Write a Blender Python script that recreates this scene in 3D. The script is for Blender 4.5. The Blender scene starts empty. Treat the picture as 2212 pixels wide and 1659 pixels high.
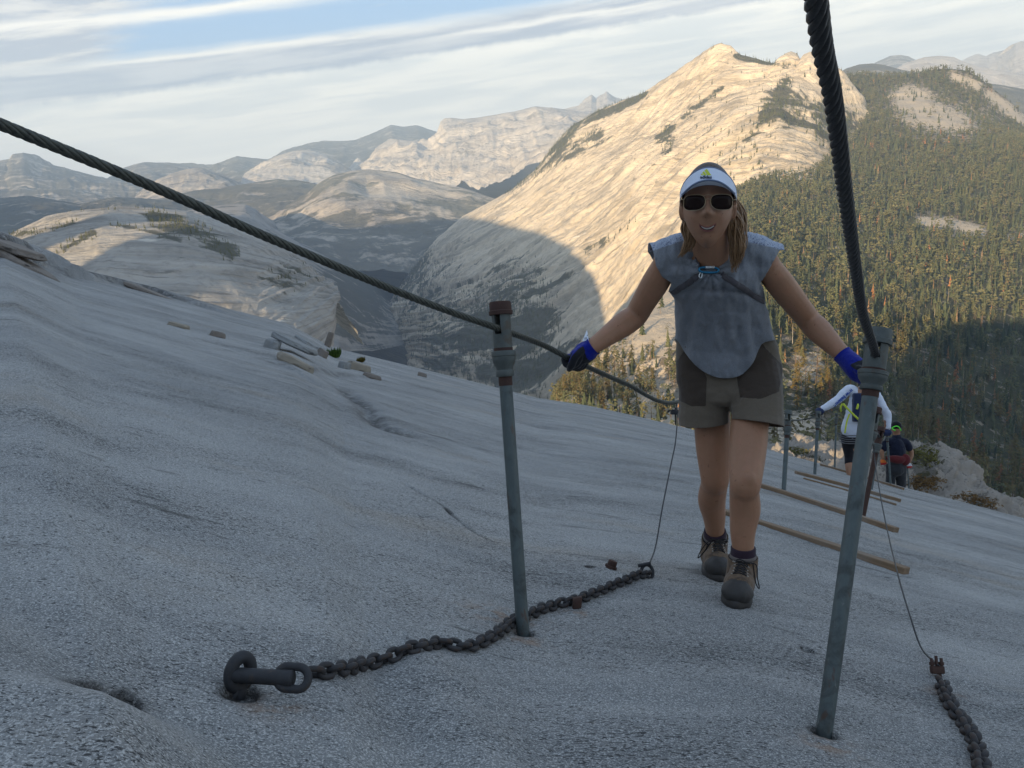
import bpy, bmesh, math, random
import numpy as np
from mathutils import Vector, Matrix
from mathutils.bvhtree import BVHTree
random.seed(7); rng = np.random.default_rng(7)
sc = bpy.context.scene
COL = sc.collection

# ------------------------------------------------------------------ camera, world, sun, exposure
PITCH, ROLL, FPX = math.radians(15.7), math.radians(4.0), 1916.0
FWD = np.array([0, math.cos(PITCH), -math.sin(PITCH)])
_r0 = np.array([1.0, 0, 0]); _u0 = np.array([0, math.sin(PITCH), math.cos(PITCH)])
RGT = math.cos(ROLL)*_r0 - math.sin(ROLL)*_u0
UPV = math.cos(ROLL)*_u0 + math.sin(ROLL)*_r0
cam = bpy.data.cameras.new('camera'); camo = bpy.data.objects.new('camera', cam); COL.objects.link(camo)
cam.sensor_width = 36.0; cam.lens = 36.0*FPX/2212.0; cam.clip_start = 0.05; cam.clip_end = 150000.0
M3 = Matrix((RGT, UPV, -FWD)).transposed(); camo.matrix_world = M3.to_4x4()
sc.camera = camo

SUN_EL, SUN_TRAVEL_AZ = math.radians(12.5), math.radians(34.0)      # azimuth the light travels to, clockwise from +Y
SUN_DIR = np.array([math.sin(SUN_TRAVEL_AZ)*math.cos(SUN_EL), math.cos(SUN_TRAVEL_AZ)*math.cos(SUN_EL), -math.sin(SUN_EL)])
sun = bpy.data.lights.new('sun', 'SUN'); sun.energy = 5.0; sun.angle = math.radians(0.5); sun.color = (1.0, 0.755, 0.455)
suno = bpy.data.objects.new('sun', sun); COL.objects.link(suno)
suno.rotation_euler = Vector(SUN_DIR).to_track_quat('-Z', 'Y').to_euler(); suno.location = (0, -20, 40)

sc.view_settings.view_transform = 'Standard'; sc.view_settings.look = 'None'
sc.view_settings.gamma = 1.0; sc.view_settings.exposure = 1.18
SKY_STRENGTH = 0.10
world = bpy.data.worlds.new('World'); sc.world = world; world.use_nodes = True

class NT:
    """small helper to write node trees"""
    def __init__(s, tree): s.t = tree; s.n = tree.nodes; s.l = tree.links
    def new(s, kind, **kw):
        n = s.n.new(kind)
        for k, v in kw.items():
            if k.startswith('i_'):
                key = k[2:]; key = int(key) if key.isdigit() else key.replace('_', ' ')
                n.inputs[key].default_value = v
            else: setattr(n, k, v)
        return n
    def link(s, a, b): s.l.new(a, b)
    def val(s, sock, x):
        if hasattr(x, 'is_linked') or hasattr(x, 'links'): s.l.new(x, sock)
        else: sock.default_value = x
    def math(s, op, a, b=0.0, c=0.0, clamp=False):
        n = s.n.new('ShaderNodeMath'); n.operation = op; n.use_clamp = clamp
        s.val(n.inputs[0], a); s.val(n.inputs[1], b); s.val(n.inputs[2], c); return n.outputs[0]
    def mix(s, f, a, b, blend='MIX'):
        n = s.n.new('ShaderNodeMix'); n.data_type = 'RGBA'; n.blend_type = blend; n.clamp_factor = True
        s.val(n.inputs[0], f)
        for i, x in ((6, a), (7, b)):
            if isinstance(x, tuple): x = (*x, 1.0) if len(x) == 3 else x
            s.val(n.inputs[i], x)
        return n.outputs[2]
    def ramp(s, f, stops, interp='LINEAR'):
        n = s.n.new('ShaderNodeValToRGB'); n.color_ramp.interpolation = interp
        e = n.color_ramp.elements
        while len(e) < len(stops): e.new(0.5)
        for i, (p, c) in enumerate(stops):
            e[i].position = p
            e[i].color = (c, c, c, 1) if not isinstance(c, tuple) else ((*c, 1.0) if len(c) == 3 else c)
        s.l.new(f, n.inputs[0]); return n.outputs[0]
    def smooth(s, f, lo, hi):
        n = s.n.new('ShaderNodeMapRange'); n.interpolation_type = 'SMOOTHSTEP'; n.clamp = True
        s.val(n.inputs[0], f); n.inputs[1].default_value = lo; n.inputs[2].default_value = hi; return n.outputs[0]
    def noise(s, vec, scale, detail=4, rough=0.55, dist=0.0):
        n = s.n.new('ShaderNodeTexNoise'); n.inputs['Scale'].default_value = scale; n.inputs['Detail'].default_value = detail
        n.inputs['Roughness'].default_value = rough; n.inputs['Distortion'].default_value = dist
        if vec is not None: s.l.new(vec, n.inputs['Vector'])
        return n.outputs[0]
    def mapping(s, vec, scale=(1, 1, 1), rot=(0, 0, 0), loc=(0, 0, 0)):
        n = s.n.new('ShaderNodeMapping'); n.inputs['Scale'].default_value = scale; n.inputs['Rotation'].default_value = rot
        n.inputs['Location'].default_value = loc; s.l.new(vec, n.inputs[0]); return n.outputs[0]

def build_world():
    w = NT(world.node_tree); w.n.clear()
    out = w.new('ShaderNodeOutputWorld'); bg = w.new('ShaderNodeBackground')
    w.link(bg.outputs[0], out.inputs[0])
    sky = w.new('ShaderNodeTexSky'); sky.sky_type = 'NISHITA'; sky.sun_disc = False
    sky.sun_elevation = SUN_EL; sky.sun_rotation = SUN_TRAVEL_AZ + math.pi
    sky.altitude = 2600; sky.air_density = 1.0; sky.dust_density = 1.5; sky.ozone_density = 1.5
    bg.inputs[1].default_value = SKY_STRENGTH
    tc = w.new('ShaderNodeTexCoord'); d = tc.outputs['Generated']
    sep = w.new('ShaderNodeSeparateXYZ'); w.link(d, sep.inputs[0])
    az = w.math('ARCTAN2', sep.outputs[0], sep.outputs[1]); el = w.math('ARCSINE', sep.outputs[2])
    # bands of high cloud that climb slowly to the right
    v0 = w.math('SUBTRACT', el, w.math('MULTIPLY', az, 0.075))
    def band(su, sv, ou, ov, det, rough, dist=0.0):
        c = w.new('ShaderNodeCombineXYZ'); w.link(w.math('MULTIPLY_ADD', az, su, ou), c.inputs[0])
        w.link(w.math('MULTIPLY_ADD', v0, sv, ov), c.inputs[1]); return w.noise(c.outputs[0], 1.0, det, rough, dist)
    broad = band(1.6, 16.0, 3.1, 1.7, 6, 0.6, 0.3)
    fine = band(6.0, 70.0, 0.4, 2.2, 8, 0.62, 0.5)
    wisps = band(9.0, 60.0, 5.0, 9.0, 8, 0.66, 0.25)
    feath = band(60.0, 30.0, 1.0, 3.0, 4, 0.7, 0.0)
    sub = lambda x, k: w.math('MULTIPLY', w.math('SUBTRACT', x, 0.5), k)
    v1 = w.math('ADD', w.math('ADD', v0, sub(broad, 0.030)), sub(wisps, 0.012))
    v2 = w.math('ADD', w.math('ADD', v0, sub(broad, 0.012)), sub(feath, 0.010))
    def bump(x, c, wd):
        q = w.math('DIVIDE', w.math('SUBTRACT', x, c), wd); return w.math('POWER', 2.718, w.math('MULTIPLY', w.math('MULTIPLY', q, q), -1.0))
    g = 1.0/SKY_STRENGTH
    blue = w.mix(0.8, sky.outputs[0], (0.14*g, 0.25*g, 0.40*g)); zenith = w.mix(0.75, sky.outputs[0], (0.24*g, 0.31*g, 0.41*g))
    cream = w.mix(w.smooth(fine, 0.36, 0.64), (0.52*g, 0.52*g, 0.49*g), (0.72*g, 0.675*g, 0.58*g))
    grey = w.mix(w.smooth(fine, 0.40, 0.62), (0.20*g, 0.235*g, 0.30*g), (0.36*g, 0.37*g, 0.39*g)); white = (0.62*g, 0.59*g, 0.53*g)
    gband = w.math('MULTIPLY', w.smooth(v2, 0.0875, 0.0945), w.smooth(v1, 0.126, 0.110))
    skyc = w.mix(w.math('MULTIPLY', gband, 0.92), cream, grey)
    above = w.smooth(v1, 0.112, 0.128)
    left = w.smooth(az, -0.30, -0.46)                               # more cloud towards the left
    cov = w.math('ADD', w.math('MULTIPLY', left, 0.30), w.math('ADD', w.math('MULTIPLY', broad, 0.6), w.math('MULTIPLY', fine, 0.4)))
    upper = w.mix(w.smooth(cov, 0.52, 0.66), blue, w.mix(w.smooth(wisps, 0.42, 0.60), (0.25*g, 0.28*g, 0.33*g), (0.46*g, 0.45*g, 0.43*g)))
    skyc = w.mix(above, skyc, upper)
    s1 = w.math('MULTIPLY', bump(v1, 0.1165, 0.0042), w.math('MULTIPLY', w.smooth(az, -0.52, -0.33), w.smooth(az, 0.05, -0.22)))
    s2 = w.math('MULTIPLY', bump(v1, 0.160, 0.0062), w.smooth(az, -0.08, -0.26))
    s3 = w.math('MULTIPLY', bump(v1, 0.1045, 0.003), w.math('MULTIPLY', w.smooth(az, -0.10, 0.02), w.smooth(az, 0.30, 0.12)))
    skyc = w.mix(w.math('MULTIPLY', w.math('ADD', s1, w.math('ADD', s2, s3), clamp=True), w.smooth(fine, 0.25, 0.5)), skyc, white)
    low = w.smooth(el, 0.05, 0.005)                                  # pale band along the horizon
    skyc = w.mix(w.math('MULTIPLY', low, 0.7), skyc, (0.62*g, 0.605*g, 0.55*g))
    skyc = w.mix(w.smooth(el, 0.24, 0.60), skyc, zenith)
    skyc = w.mix(w.smooth(el, -0.02, -0.25), skyc, (0.06*g, 0.07*g, 0.08*g))
    w.link(skyc, bg.inputs[0])
build_world()

# ------------------------------------------------------------------ helpers
def ray(x, y):            # direction through a point of the photograph (2212 x 1659), unit depth
    return FWD + (x-1106.0)/FPX*RGT - (y-829.5)/FPX*UPV
def P(x, y, d): return ray(x, y)*d
def pix(pts):
    pts = np.asarray(pts, float); d = pts@FWD
    return 1106+FPX*(pts@RGT)/d, 829.5-FPX*(pts@UPV)/d, d

def _hash(ix, iy, iz):
    h = (ix*374761393 + iy*668265263 + iz*2147483647) & 0xffffffff
    h = ((h ^ (h >> 13))*1274126177) & 0xffffffff
    return ((h ^ (h >> 16)) & 0xffffff)/float(0xffffff)
def vnoise(p):
    p = np.asarray(p, float); i = np.floor(p).astype(np.int64); f = p-i; f = f*f*f*(f*(f*6-15)+10); r = 0
    for dx in (0, 1):
        for dy in (0, 1):
            for dz in (0, 1):
                wgt = (f[..., 0] if dx else 1-f[..., 0])*(f[..., 1] if dy else 1-f[..., 1])*(f[..., 2] if dz else 1-f[..., 2])
                r = r + wgt*_hash(i[..., 0]+dx, i[..., 1]+dy, i[..., 2]+dz)
    return r*2-1
def fbm(p, octv=5, gain=0.5, ridged=False):
    p = np.asarray(p, float); a = 1.0; s = 0; t = 0
    for k in range(octv):
        n = vnoise(p*(2.03**k)+17.3*k)
        s = s + a*((1-2*np.abs(n)) if ridged else n); t += a; a *= gain
    return s/t

def link(o, parent=None):
    COL.objects.link(o)
    if parent is not None: o.parent = parent; o.matrix_parent_inverse = parent.matrix_world.inverted()
    return o
def empty(name, loc, label=None, cat=None, group=None):
    o = bpy.data.objects.new(name, None); COL.objects.link(o); o.location = loc; o.empty_display_size = 0.1
    o.matrix_world = Matrix.Translation(Vector(loc)); tag(o, label, cat, group); return o
def tag(o, label=None, cat=None, group=None, kind=None):
    if label: o['label'] = label
    if cat: o['category'] = cat
    if group: o['group'] = group
    if kind: o['kind'] = kind
    return o
def np_mesh(name, verts, faces, mats=(), smooth=True, fmat=None):
    me = bpy.data.meshes.new(name); verts = np.asarray(verts, np.float32); faces = np.asarray(faces, np.int32)
    n = faces.shape[1]; me.vertices.add(len(verts)); me.vertices.foreach_set('co', verts.ravel())
    me.loops.add(faces.size); me.loops.foreach_set('vertex_index', faces.ravel())
    me.polygons.add(len(faces)); me.polygons.foreach_set('loop_start', np.arange(0, faces.size, n, dtype=np.int32))
    me.polygons.foreach_set('loop_total', np.full(len(faces), n, np.int32))
    for m in mats: me.materials.append(m)
    if fmat is not None: me.polygons.foreach_set('material_index', np.asarray(fmat, np.int32))
    me.update(calc_edges=True); me.validate()
    me.polygons.foreach_set('use_smooth', np.full(len(me.polygons), smooth, bool))
    return me
def grid_faces(nu, nv):
    i = np.arange(nu-1)[:, None]; j = np.arange(nv-1)[None, :]
    a = (i*nv+j).ravel(); return np.stack([a, a+nv, a+nv+1, a+1], 1)
def material(name):
    m = bpy.data.materials.new(name); m.use_nodes = True; t = NT(m.node_tree); b = t.n['Principled BSDF']; return m, t, b

# ------------------------------------------------------------------ materials of the setting
def mat_granite_near():
    m, t, b = material('granite')
    tc = t.new('ShaderNodeTexCoord').outputs['Object']
    q = t.mapping(tc, rot=(0, 0, math.radians(4)))                 # grain runs across the slope, slightly downhill
    wob = t.noise(tc, 1.3, 3, 0.5)
    big = t.noise(t.mapping(q, (0.35, 1.1, 1)), 1.0, 4, 0.6)
    mid = t.noise(t.mapping(q, (2.0, 7.0, 3)), 1.0, 5, 0.6)
    col = t.mix(t.smooth(big, 0.32, 0.68), (0.168, 0.172, 0.172), (0.285, 0.284, 0.274))
    col = t.mix(t.math('MULTIPLY', t.smooth(mid, 0.42, 0.68), 0.45), col, (0.34, 0.335, 0.32))
    tan = t.math('MULTIPLY', t.smooth(t.noise(t.mapping(q, (0.6, 1.6, 1), loc=(5, 3, 0)), 1.0, 4, 0.6), 0.55, 0.72), 0.5)
    col = t.mix(tan, col, (0.27, 0.22, 0.16))
    # coarse mineral grain
    gr = t.noise(tc, 250.0, 3, 0.7); col = t.mix(t.math('MULTIPLY', t.smooth(gr, 0.50, 0.60), 0.75), col, (0.54, 0.53, 0.51))
    gr2 = t.noise(tc, 180.0, 3, 0.7); col = t.mix(t.math('MULTIPLY', t.smooth(gr2, 0.56, 0.64), 0.50), col, (0.12, 0.125, 0.13))
    # dark mica flecks, stretched along the grain
    f1 = t.noise(t.mapping(q, (105, 290, 200)), 1.0, 2, 0.5, 0.5); f2 = t.noise(t.mapping(q, (46, 170, 120)), 1.0, 3, 0.55, 0.6)
    f3 = t.noise(t.mapping(q, (3.4, 24, 16)), 1.0, 4, 0.6, 0.6)
    dens = t.noise(t.mapping(q, (1.0, 2.4, 2), loc=(2, 7, 0)), 1.0, 3, 0.6)
    k1 = t.smooth(t.math('ADD', f1, t.math('MULTIPLY', t.math('SUBTRACT', dens, 0.5), 0.30)), 0.595, 0.635)
    k2 = t.smooth(t.math('ADD', f2, t.math('MULTIPLY', t.math('SUBTRACT', dens, 0.5), 0.35)), 0.635, 0.69)
    k3 = t.smooth(t.math('ADD', f3, t.math('MULTIPLY', t.math('SUBTRACT', dens, 0.5), 0.25)), 0.66, 0.72)
    fl = t.math('MAXIMUM', t.math('MULTIPLY', k1, 0.85), t.math('MAXIMUM', t.math('MULTIPLY', k2, 0.8), t.math('MULTIPLY', k3, 0.6)))
    col = t.mix(fl, col, (0.022, 0.022, 0.024))
    # water and lichen stained streaks of the far part of the slab
    f4 = t.noise(t.mapping(q, (0.9, 7.5, 5), loc=(1, 4, 0)), 1.0, 5, 0.65, 0.4)
    col = t.mix(t.math('MULTIPLY', t.smooth(f4, 0.60, 0.70), 0.55), col, (0.060, 0.058, 0.055))
    dirt_dark = t.new('ShaderNodeAttribute', attribute_name='dirt_dark').outputs['Fac']; rust = t.new('ShaderNodeAttribute', attribute_name='rust').outputs['Fac']; dn = t.noise(tc, 22.0, 4, 0.65)
    col = t.mix(t.math('MULTIPLY', dirt_dark, t.smooth(dn, 0.30, 0.55)), col, (0.035, 0.032, 0.030))
    col = t.mix(t.math('MULTIPLY', rust, t.smooth(dn, 0.42, 0.62)), col, (0.23, 0.115, 0.045))
    t.link(col, b.inputs['Base Color']); b.inputs['Roughness'].default_value = 0.85
    b.inputs['Specular IOR Level'].default_value = 0.25
    h = t.math('ADD', t.math('MULTIPLY', t.noise(tc, 60.0, 6, 0.65), 0.006), t.math('ADD', t.math('MULTIPLY', t.noise(t.mapping(q, (6, 14, 10)), 1.0, 5, 0.6), 0.007), t.math('MULTIPLY', fl, -0.002)))
    bp = t.new('ShaderNodeBump', i_Strength=0.85, i_Distance=1.0); t.link(h, bp.inputs['Height']); t.link(bp.outputs[0], b.inputs['Normal'])
    return m
def mat_cliff(name, scale=1.0, veg=0.5, light=(0.50, 0.43, 0.34), dark=(0.24, 0.22, 0.20), green=(0.035, 0.042, 0.028), vegthr=0.56, seed=0.0):
    """bare granite mountainside: streaks that follow the uv of the slope, cracks, patches of scrub"""
    m, t, b = material(name)
    uv = t.new('ShaderNodeUVMap', uv_map='slope').outputs[0]
    ob = t.new('ShaderNodeTexCoord').outputs['Object']
    st = t.noise(t.mapping(uv, (0.0018*scale, 0.020*scale, 1), loc=(seed, 0, 0)), 1.0, 6, 0.62, 0.5)
    st2 = t.noise(t.mapping(uv, (0.004*scale, 0.05*scale, 1), loc=(0, seed, 0)), 1.0, 6, 0.65, 0.8)
    pa = t.noise(ob, 0.0035*scale, 5, 0.6)
    fi = t.noise(ob, 0.03*scale, 5, 0.65)
    col = t.mix(t.smooth(st, 0.36, 0.62), dark, light)
    col = t.mix(t.math('MULTIPLY', t.smooth(pa, 0.42, 0.62), 0.6), col, tuple(min(1, c*1.18) for c in light))
    col = t.mix(t.math('MULTIPLY', t.smooth(st2, 0.58, 0.66), 0.7), col, tuple(c*0.55 for c in dark))
    col = t.mix(t.math('MULTIPLY', t.smooth(fi, 0.48, 0.70), 0.4), col, tuple(c*0.7 for c in dark))
    col = t.mix(t.math('MULTIPLY', t.smooth(t.noise(t.mapping(uv, (0.0016*scale, 0.022*scale, 1), loc=(seed+9, 3, 0)), 1.0, 6, 0.65, 0.6), 0.66, 0.70), 0.8), col, (0.68, 0.64, 0.57))
    if veg > 0:
        vg = t.math('ADD', t.math('MULTIPLY', t.noise(t.mapping(uv, (0.0022*scale, 0.009*scale, 1), loc=(4, seed, 0)), 1.0, 6, 0.62, 0.6), 0.7), t.math('MULTIPLY', t.noise(ob, 0.016*scale, 5, 0.7), 0.3))
        at = t.new('ShaderNodeAttribute', attribute_name='scrub').outputs['Fac']
        k = t.smooth(t.math('ADD', vg, t.math('MULTIPLY', t.math('SUBTRACT', at, 0.5), 0.34)), vegthr-0.035, vegthr+0.035)
        col = t.mix(t.math('MULTIPLY', k, veg), col, green)
    t.link(col, b.inputs['Base Color']); b.inputs['Roughness'].default_value = 0.95; b.inputs['Specular IOR Level'].default_value = 0.1
    h = t.math('ADD', t.math('MULTIPLY', st2, 18.0/scale), t.math('MULTIPLY', fi, 9.0/scale))
    bp = t.new('ShaderNodeBump', i_Strength=0.7, i_Distance=1.0); t.link(h, bp.inputs['Height']); t.link(bp.outputs[0], b.inputs['Normal'])
    return m
def mat_floor(name, rock=(0.46, 0.39, 0.30), soil=(0.085, 0.072, 0.055), green=(0.045, 0.05, 0.025), s=1.0):
    m, t, b = material(name)
    ob = t.new('ShaderNodeTexCoord').outputs['Object']
    at = t.new('ShaderNodeAttribute', attribute_name='scrub').outputs['Fac']
    n1 = t.noise(ob, 0.02*s, 6, 0.65, 0.4); n2 = t.noise(ob, 0.09*s, 6, 0.7); n3 = t.noise(ob, 0.05*s, 5, 0.65, 0.6)
    col = t.mix(t.smooth(n1, 0.35, 0.6), soil, tuple(c*0.62 for c in rock))
    col = t.mix(t.smooth(t.math('SUBTRACT', n2, t.math('MULTIPLY', t.math('SUBTRACT', at, 0.5), 0.55)), 0.50, 0.58), col, rock)
    col = t.mix(t.math('MULTIPLY', t.smooth(t.math('ADD', n3, t.math('MULTIPLY', t.math('SUBTRACT', at, 0.5), 0.4)), 0.52, 0.57), 0.9), col, green)
    t.link(col, b.inputs['Base Color']); b.inputs['Roughness'].default_value = 0.95; b.inputs['Specular IOR Level'].default_value = 0.1
    bp = t.new('ShaderNodeBump', i_Strength=0.8, i_Distance=1.0)
    t.link(t.math('ADD', t.math('MULTIPLY', n2, 5.0/s), t.math('MULTIPLY', t.noise(ob, 0.4*s, 4, 0.6), 1.0/s)), bp.inputs['Height']); t.link(bp.outputs[0], b.inputs['Normal'])
    return m

# ------------------------------------------------------------------ terrain: every hill is a loft between ridge, slope and foot lines at their real distances
def resample(pts, n):
    pts = np.asarray(pts, float); seg = np.hypot(np.diff(pts[:, 0]), np.diff(pts[:, 1])); s = np.r_[0, np.cumsum(seg)]; s /= s[-1]
    u = np.linspace(0, 1, n); q = np.stack([np.interp(u, s, pts[:, k]) for k in range(2)]+[np.exp(np.interp(u, s, np.log(pts[:, 2])))], 1)
    return np.array([P(*r) for r in q])
TERRAIN = {}
def loft(name, rows, nu, nv, mat, gully=0.0, gl=(700.0, 110.0), amp=0.0, freq=0.002, ridged=0.0, back=(600, 500), edge=None, scrub=None, top_keep=0.25, octv=6, smooth=True, aniso=None):
    R = np.stack([resample(r, nu) for r in rows], 1)               # nu x nrows x 3, near to far
    if back: R = np.concatenate([R, R[:, -1:, :]+np.array([0, back[0], -back[1]])], 1)
    k = R.shape[1]; pos = np.linspace(0, k-1, nv); Q = np.empty((nu, nv, 3))
    for j, t in enumerate(pos):
        i = min(int(t), k-2); f = t-i; a = R[:, max(i-1, 0)]; b_ = R[:, i]; c = R[:, i+1]; d = R[:, min(i+2, k-1)]
        if back and i >= k-2: Q[:, j] = b_*(1-f)+c*f
        else:
            if back and i+2 >= k-1: d = 2*c-b_
            Q[:, j] = 0.5*((2*b_)+(-a+c)*f+(2*a-5*b_+4*c-d)*f*f+(-a+3*b_-3*c+d)*f**3)
    if edge is not None:                                            # the left rim rolls over and falls away
        for kk in range(edge[0]):
            w = (1-kk/edge[0])**2; Q[kk] += w*np.array(edge[1])
    if amp:
        du = np.gradient(Q, axis=0); dv = np.gradient(Q, axis=1); N = np.cross(du, dv); N /= np.linalg.norm(N, axis=2, keepdims=True)+1e-9
        n = fbm(Q*freq, octv)
        if ridged:
            Qa = Q*freq if aniso is None else Q@np.array(aniso)*freq
            n = (1-ridged)*n+ridged*fbm(Qa*1.3+5.1, octv, 0.55, True)
        w = np.ones(nv); jt = int((k-2)/(k-1)*(nv-1)) if back else nv-1
        for j in range(nv): w[j] = top_keep+(1-top_keep)*min(1, abs(j-jt)/(0.12*nv))
        Q = Q+N*(n*w[None, :])[:, :, None]*amp
        if gully:
            L0 = np.r_[0, np.cumsum(np.linalg.norm(np.diff(Q[:, nv//2], axis=0), axis=1))]; V0 = np.concatenate([np.zeros((nu, 1)), np.cumsum(np.linalg.norm(np.diff(Q, axis=1), axis=2), axis=1)], 1)
            wp = fbm(Q*0.0011+3, 4); g = np.stack([np.broadcast_to(L0[:, None], V0.shape)/gl[0]+wp*.5, V0/gl[1]+wp*1.1, wp*0+2.2], 2); n2 = fbm(g, 6, .58, True)+.4*fbm(g*np.array([4.0, 2.5, 1])+9, 5, .6)
            g3 = np.stack([np.broadcast_to(L0[:, None], V0.shape)/gl[0]*2.6+wp*1.5, V0/gl[1]*3.1+wp*2.2, wp*0+7.7], 2); n2 = n2+.33*fbm(g3, 5, .6, True)
            Q = Q+N*(n2*np.clip(w*1.5+.05, 0, 1)[None, :])[:, :, None]*gully
    me = np_mesh(name, Q.reshape(-1, 3), grid_faces(nu, nv), [mat], smooth)
    L = np.r_[0, np.cumsum(np.linalg.norm(np.diff(Q[:, nv//2], axis=0), axis=1))]
    V = np.concatenate([np.zeros((nu, 1)), np.cumsum(np.linalg.norm(np.diff(Q, axis=1), axis=2), axis=1)], 1).mean(0)
    uvv = np.stack(np.meshgrid(L, V, indexing='ij'), 2).reshape(-1, 2)
    uvl = me.uv_layers.new(name='slope'); li = np.empty(len(me.loops), np.int32); me.loops.foreach_get('vertex_index', li)
    uvl.data.foreach_set('uv', uvv[li].astype(np.float32).ravel())
    at = me.attributes.new('scrub', 'FLOAT', 'POINT')
    sv = np.full(nu*nv, 0.5)
    if scrub is not None: x, y, d = pix(Q.reshape(-1, 3)); sv = scrub(x, y, d)
    at.data.foreach_set('value', sv.astype(np.float32))
    o = bpy.data.objects.new(name, me); COL.objects.link(o); tag(o, kind='structure'); TERRAIN[name] = (o, Q); return o

M_NEAR = mat_granite_near()
M_CLIFF = mat_cliff('sunlit_cliff_granite', 1.0, 0.93, light=(0.62, 0.525, 0.395), dark=(0.32, 0.275, 0.215), green=(0.055, 0.058, 0.042), vegthr=0.59)
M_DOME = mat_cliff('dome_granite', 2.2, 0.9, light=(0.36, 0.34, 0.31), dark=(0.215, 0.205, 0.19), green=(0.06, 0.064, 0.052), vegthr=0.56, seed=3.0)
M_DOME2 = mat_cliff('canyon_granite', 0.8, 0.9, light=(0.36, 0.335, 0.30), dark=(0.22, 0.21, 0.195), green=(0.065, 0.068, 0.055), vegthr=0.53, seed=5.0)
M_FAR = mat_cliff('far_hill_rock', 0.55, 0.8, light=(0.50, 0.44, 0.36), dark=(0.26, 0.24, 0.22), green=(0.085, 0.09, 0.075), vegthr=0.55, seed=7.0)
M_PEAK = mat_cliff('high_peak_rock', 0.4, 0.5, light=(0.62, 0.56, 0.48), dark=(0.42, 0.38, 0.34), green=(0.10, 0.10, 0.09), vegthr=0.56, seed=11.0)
M_FLOOR = mat_floor('forest_floor')
M_SUB = mat_floor('subdome_rock', rock=(0.31, 0.275, 0.235), soil=(0.13, 0.118, 0.10), green=(0.06, 0.055, 0.028), s=6.0)

def blob(cx, cy, rx, ry, x, y): return np.exp(-(((x-cx)/rx)**2+((y-cy)/ry)**2))
def line_mask(pts, wd, x, y):
    best = np.full(x.shape, 1e9)
    for (x0, y0), (x1, y1) in zip(pts[:-1], pts[1:]):
        dx, dy = x1-x0, y1-y0; tt = np.clip(((x-x0)*dx+(y-y0)*dy)/(dx*dx+dy*dy), 0, 1)
        best = np.minimum(best, np.hypot(x-x0-tt*dx, y-y0-tt*dy))
    return np.exp(-(best/wd)**2)

def scrub_shade_big(x, y, d):
    s = np.full(x.shape, 0.30)
    s += 0.75*line_mask([(1190, 320), (1250, 262), (1330, 232), (1390, 205)], 13, x, y)
    s += 0.5*line_mask([(1100, 400), (1200, 340), (1290, 290)], 26, x, y)
    s += 0.55*line_mask([(1420, 300), (1500, 235), (1560, 190)], 9, x, y)+0.5*blob(1440, 315, 24, 30, x, y)  # shade of a rock recess put in as scrub colour, with some trees
    s += 0.45*line_mask([(1610, 300), (1660, 250), (1700, 170)], 16, x, y)  # second shaded gully painted through the scrub mask
    s += 0.8*line_mask([(1590, 122), (1640, 132), (1700, 142)], 7, x, y)
    s += 0.55*blob(1690, 235, 60, 40, x, y)+0.6*blob(1800, 270, 80, 60, x, y)
    s += 0.58*blob(1020, 760, 180, 160, x, y)+0.45*blob(1140, 700, 80, 170, x, y)+0.5*blob(880, 560, 70, 90, x, y)  # canyon scrub bands, thickened so the colour deepens the shade
    s += 0.35*line_mask([(1270, 545), (1340, 500), (1385, 470)], 14, x, y)
    return np.clip(s, 0, 1)
ridge_big = [(850, 640, 6400), (900, 565, 6500), (945, 515, 6600), (1000, 468, 6600), (1060, 438, 6500), (1110, 408, 6400), (1160, 365, 6300), (1200, 310, 6150), (1240, 270, 6000), (1300, 237, 5700),
             (1386, 204, 5400), (1430, 176, 5150), (1480, 141, 4900), (1520, 112, 4700), (1543, 100, 4600), (1557, 95, 4560), (1578, 99, 4500), (1590, 110, 4450), (1600, 119, 4440), (1640, 129, 4400), (1684, 140, 4330),
             (1690, 128, 4300), (1696, 116, 4290), (1709, 111, 4280), (1721, 117, 4260), (1727, 136, 4250), (1738, 120, 4200), (1750, 114, 4150), (1775, 128, 4100), (1814, 150, 4000), (1835, 178, 3950), (1860, 208, 3900), (1900, 290, 3850)]
mid_big = [(850, 690, 5700), (930, 610, 5750), (1010, 545, 5700), (1130, 470, 5450), (1230, 400, 5200), (1330, 340, 4950), (1430, 290, 4650), (1520, 235, 4350), (1590, 205, 4150), (1660, 190, 4000), (1720, 190, 3850), (1780, 215, 3750), (1850, 265, 3650), (1910, 330, 3600)]
low_big = [(860, 705, 5500), (930, 690, 5000), (1020, 650, 4700), (1130, 590, 4500), (1250, 510, 4300), (1350, 440, 4050), (1430, 380, 3800), (1520, 320, 3550), (1600, 275, 3350), (1680, 262, 3200), (1750, 290, 3200), (1830, 330, 3300), (1920, 380, 3400)]
low2_big = [(880, 740, 5200), (950, 745, 4600), (1050, 725, 4200), (1180, 670, 3900), (1300, 590, 3650), (1400, 500, 3400), (1480, 440, 3200), (1560, 395, 3000), (1640, 375, 2850), (1720, 370, 2850), (1800, 390, 2950), (1930, 420, 3100)]
foot_big = [(900, 870, 4900), (980, 930, 4200), (1080, 980, 3650), (1200, 960, 3300), (1320, 800, 3100), (1420, 700, 2900), (1500, 560, 2800), (1580, 470, 2650), (1650, 430, 2550), (1730, 420, 2550), (1810, 440, 2650), (1940, 470, 2800)]
loft('mountain', [foot_big, low2_big, low_big, mid_big, ridge_big], 620, 420, M_CLIFF, gully=36.0, gl=(1300.0, 165.0), amp=30, freq=0.0022, ridged=0.55, back=(900, 700), scrub=scrub_shade_big, top_keep=0.12,
     aniso=((1.0, 0, 0), (0, 0.6, 0), (-0.75, 0, 1.0)))

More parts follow.
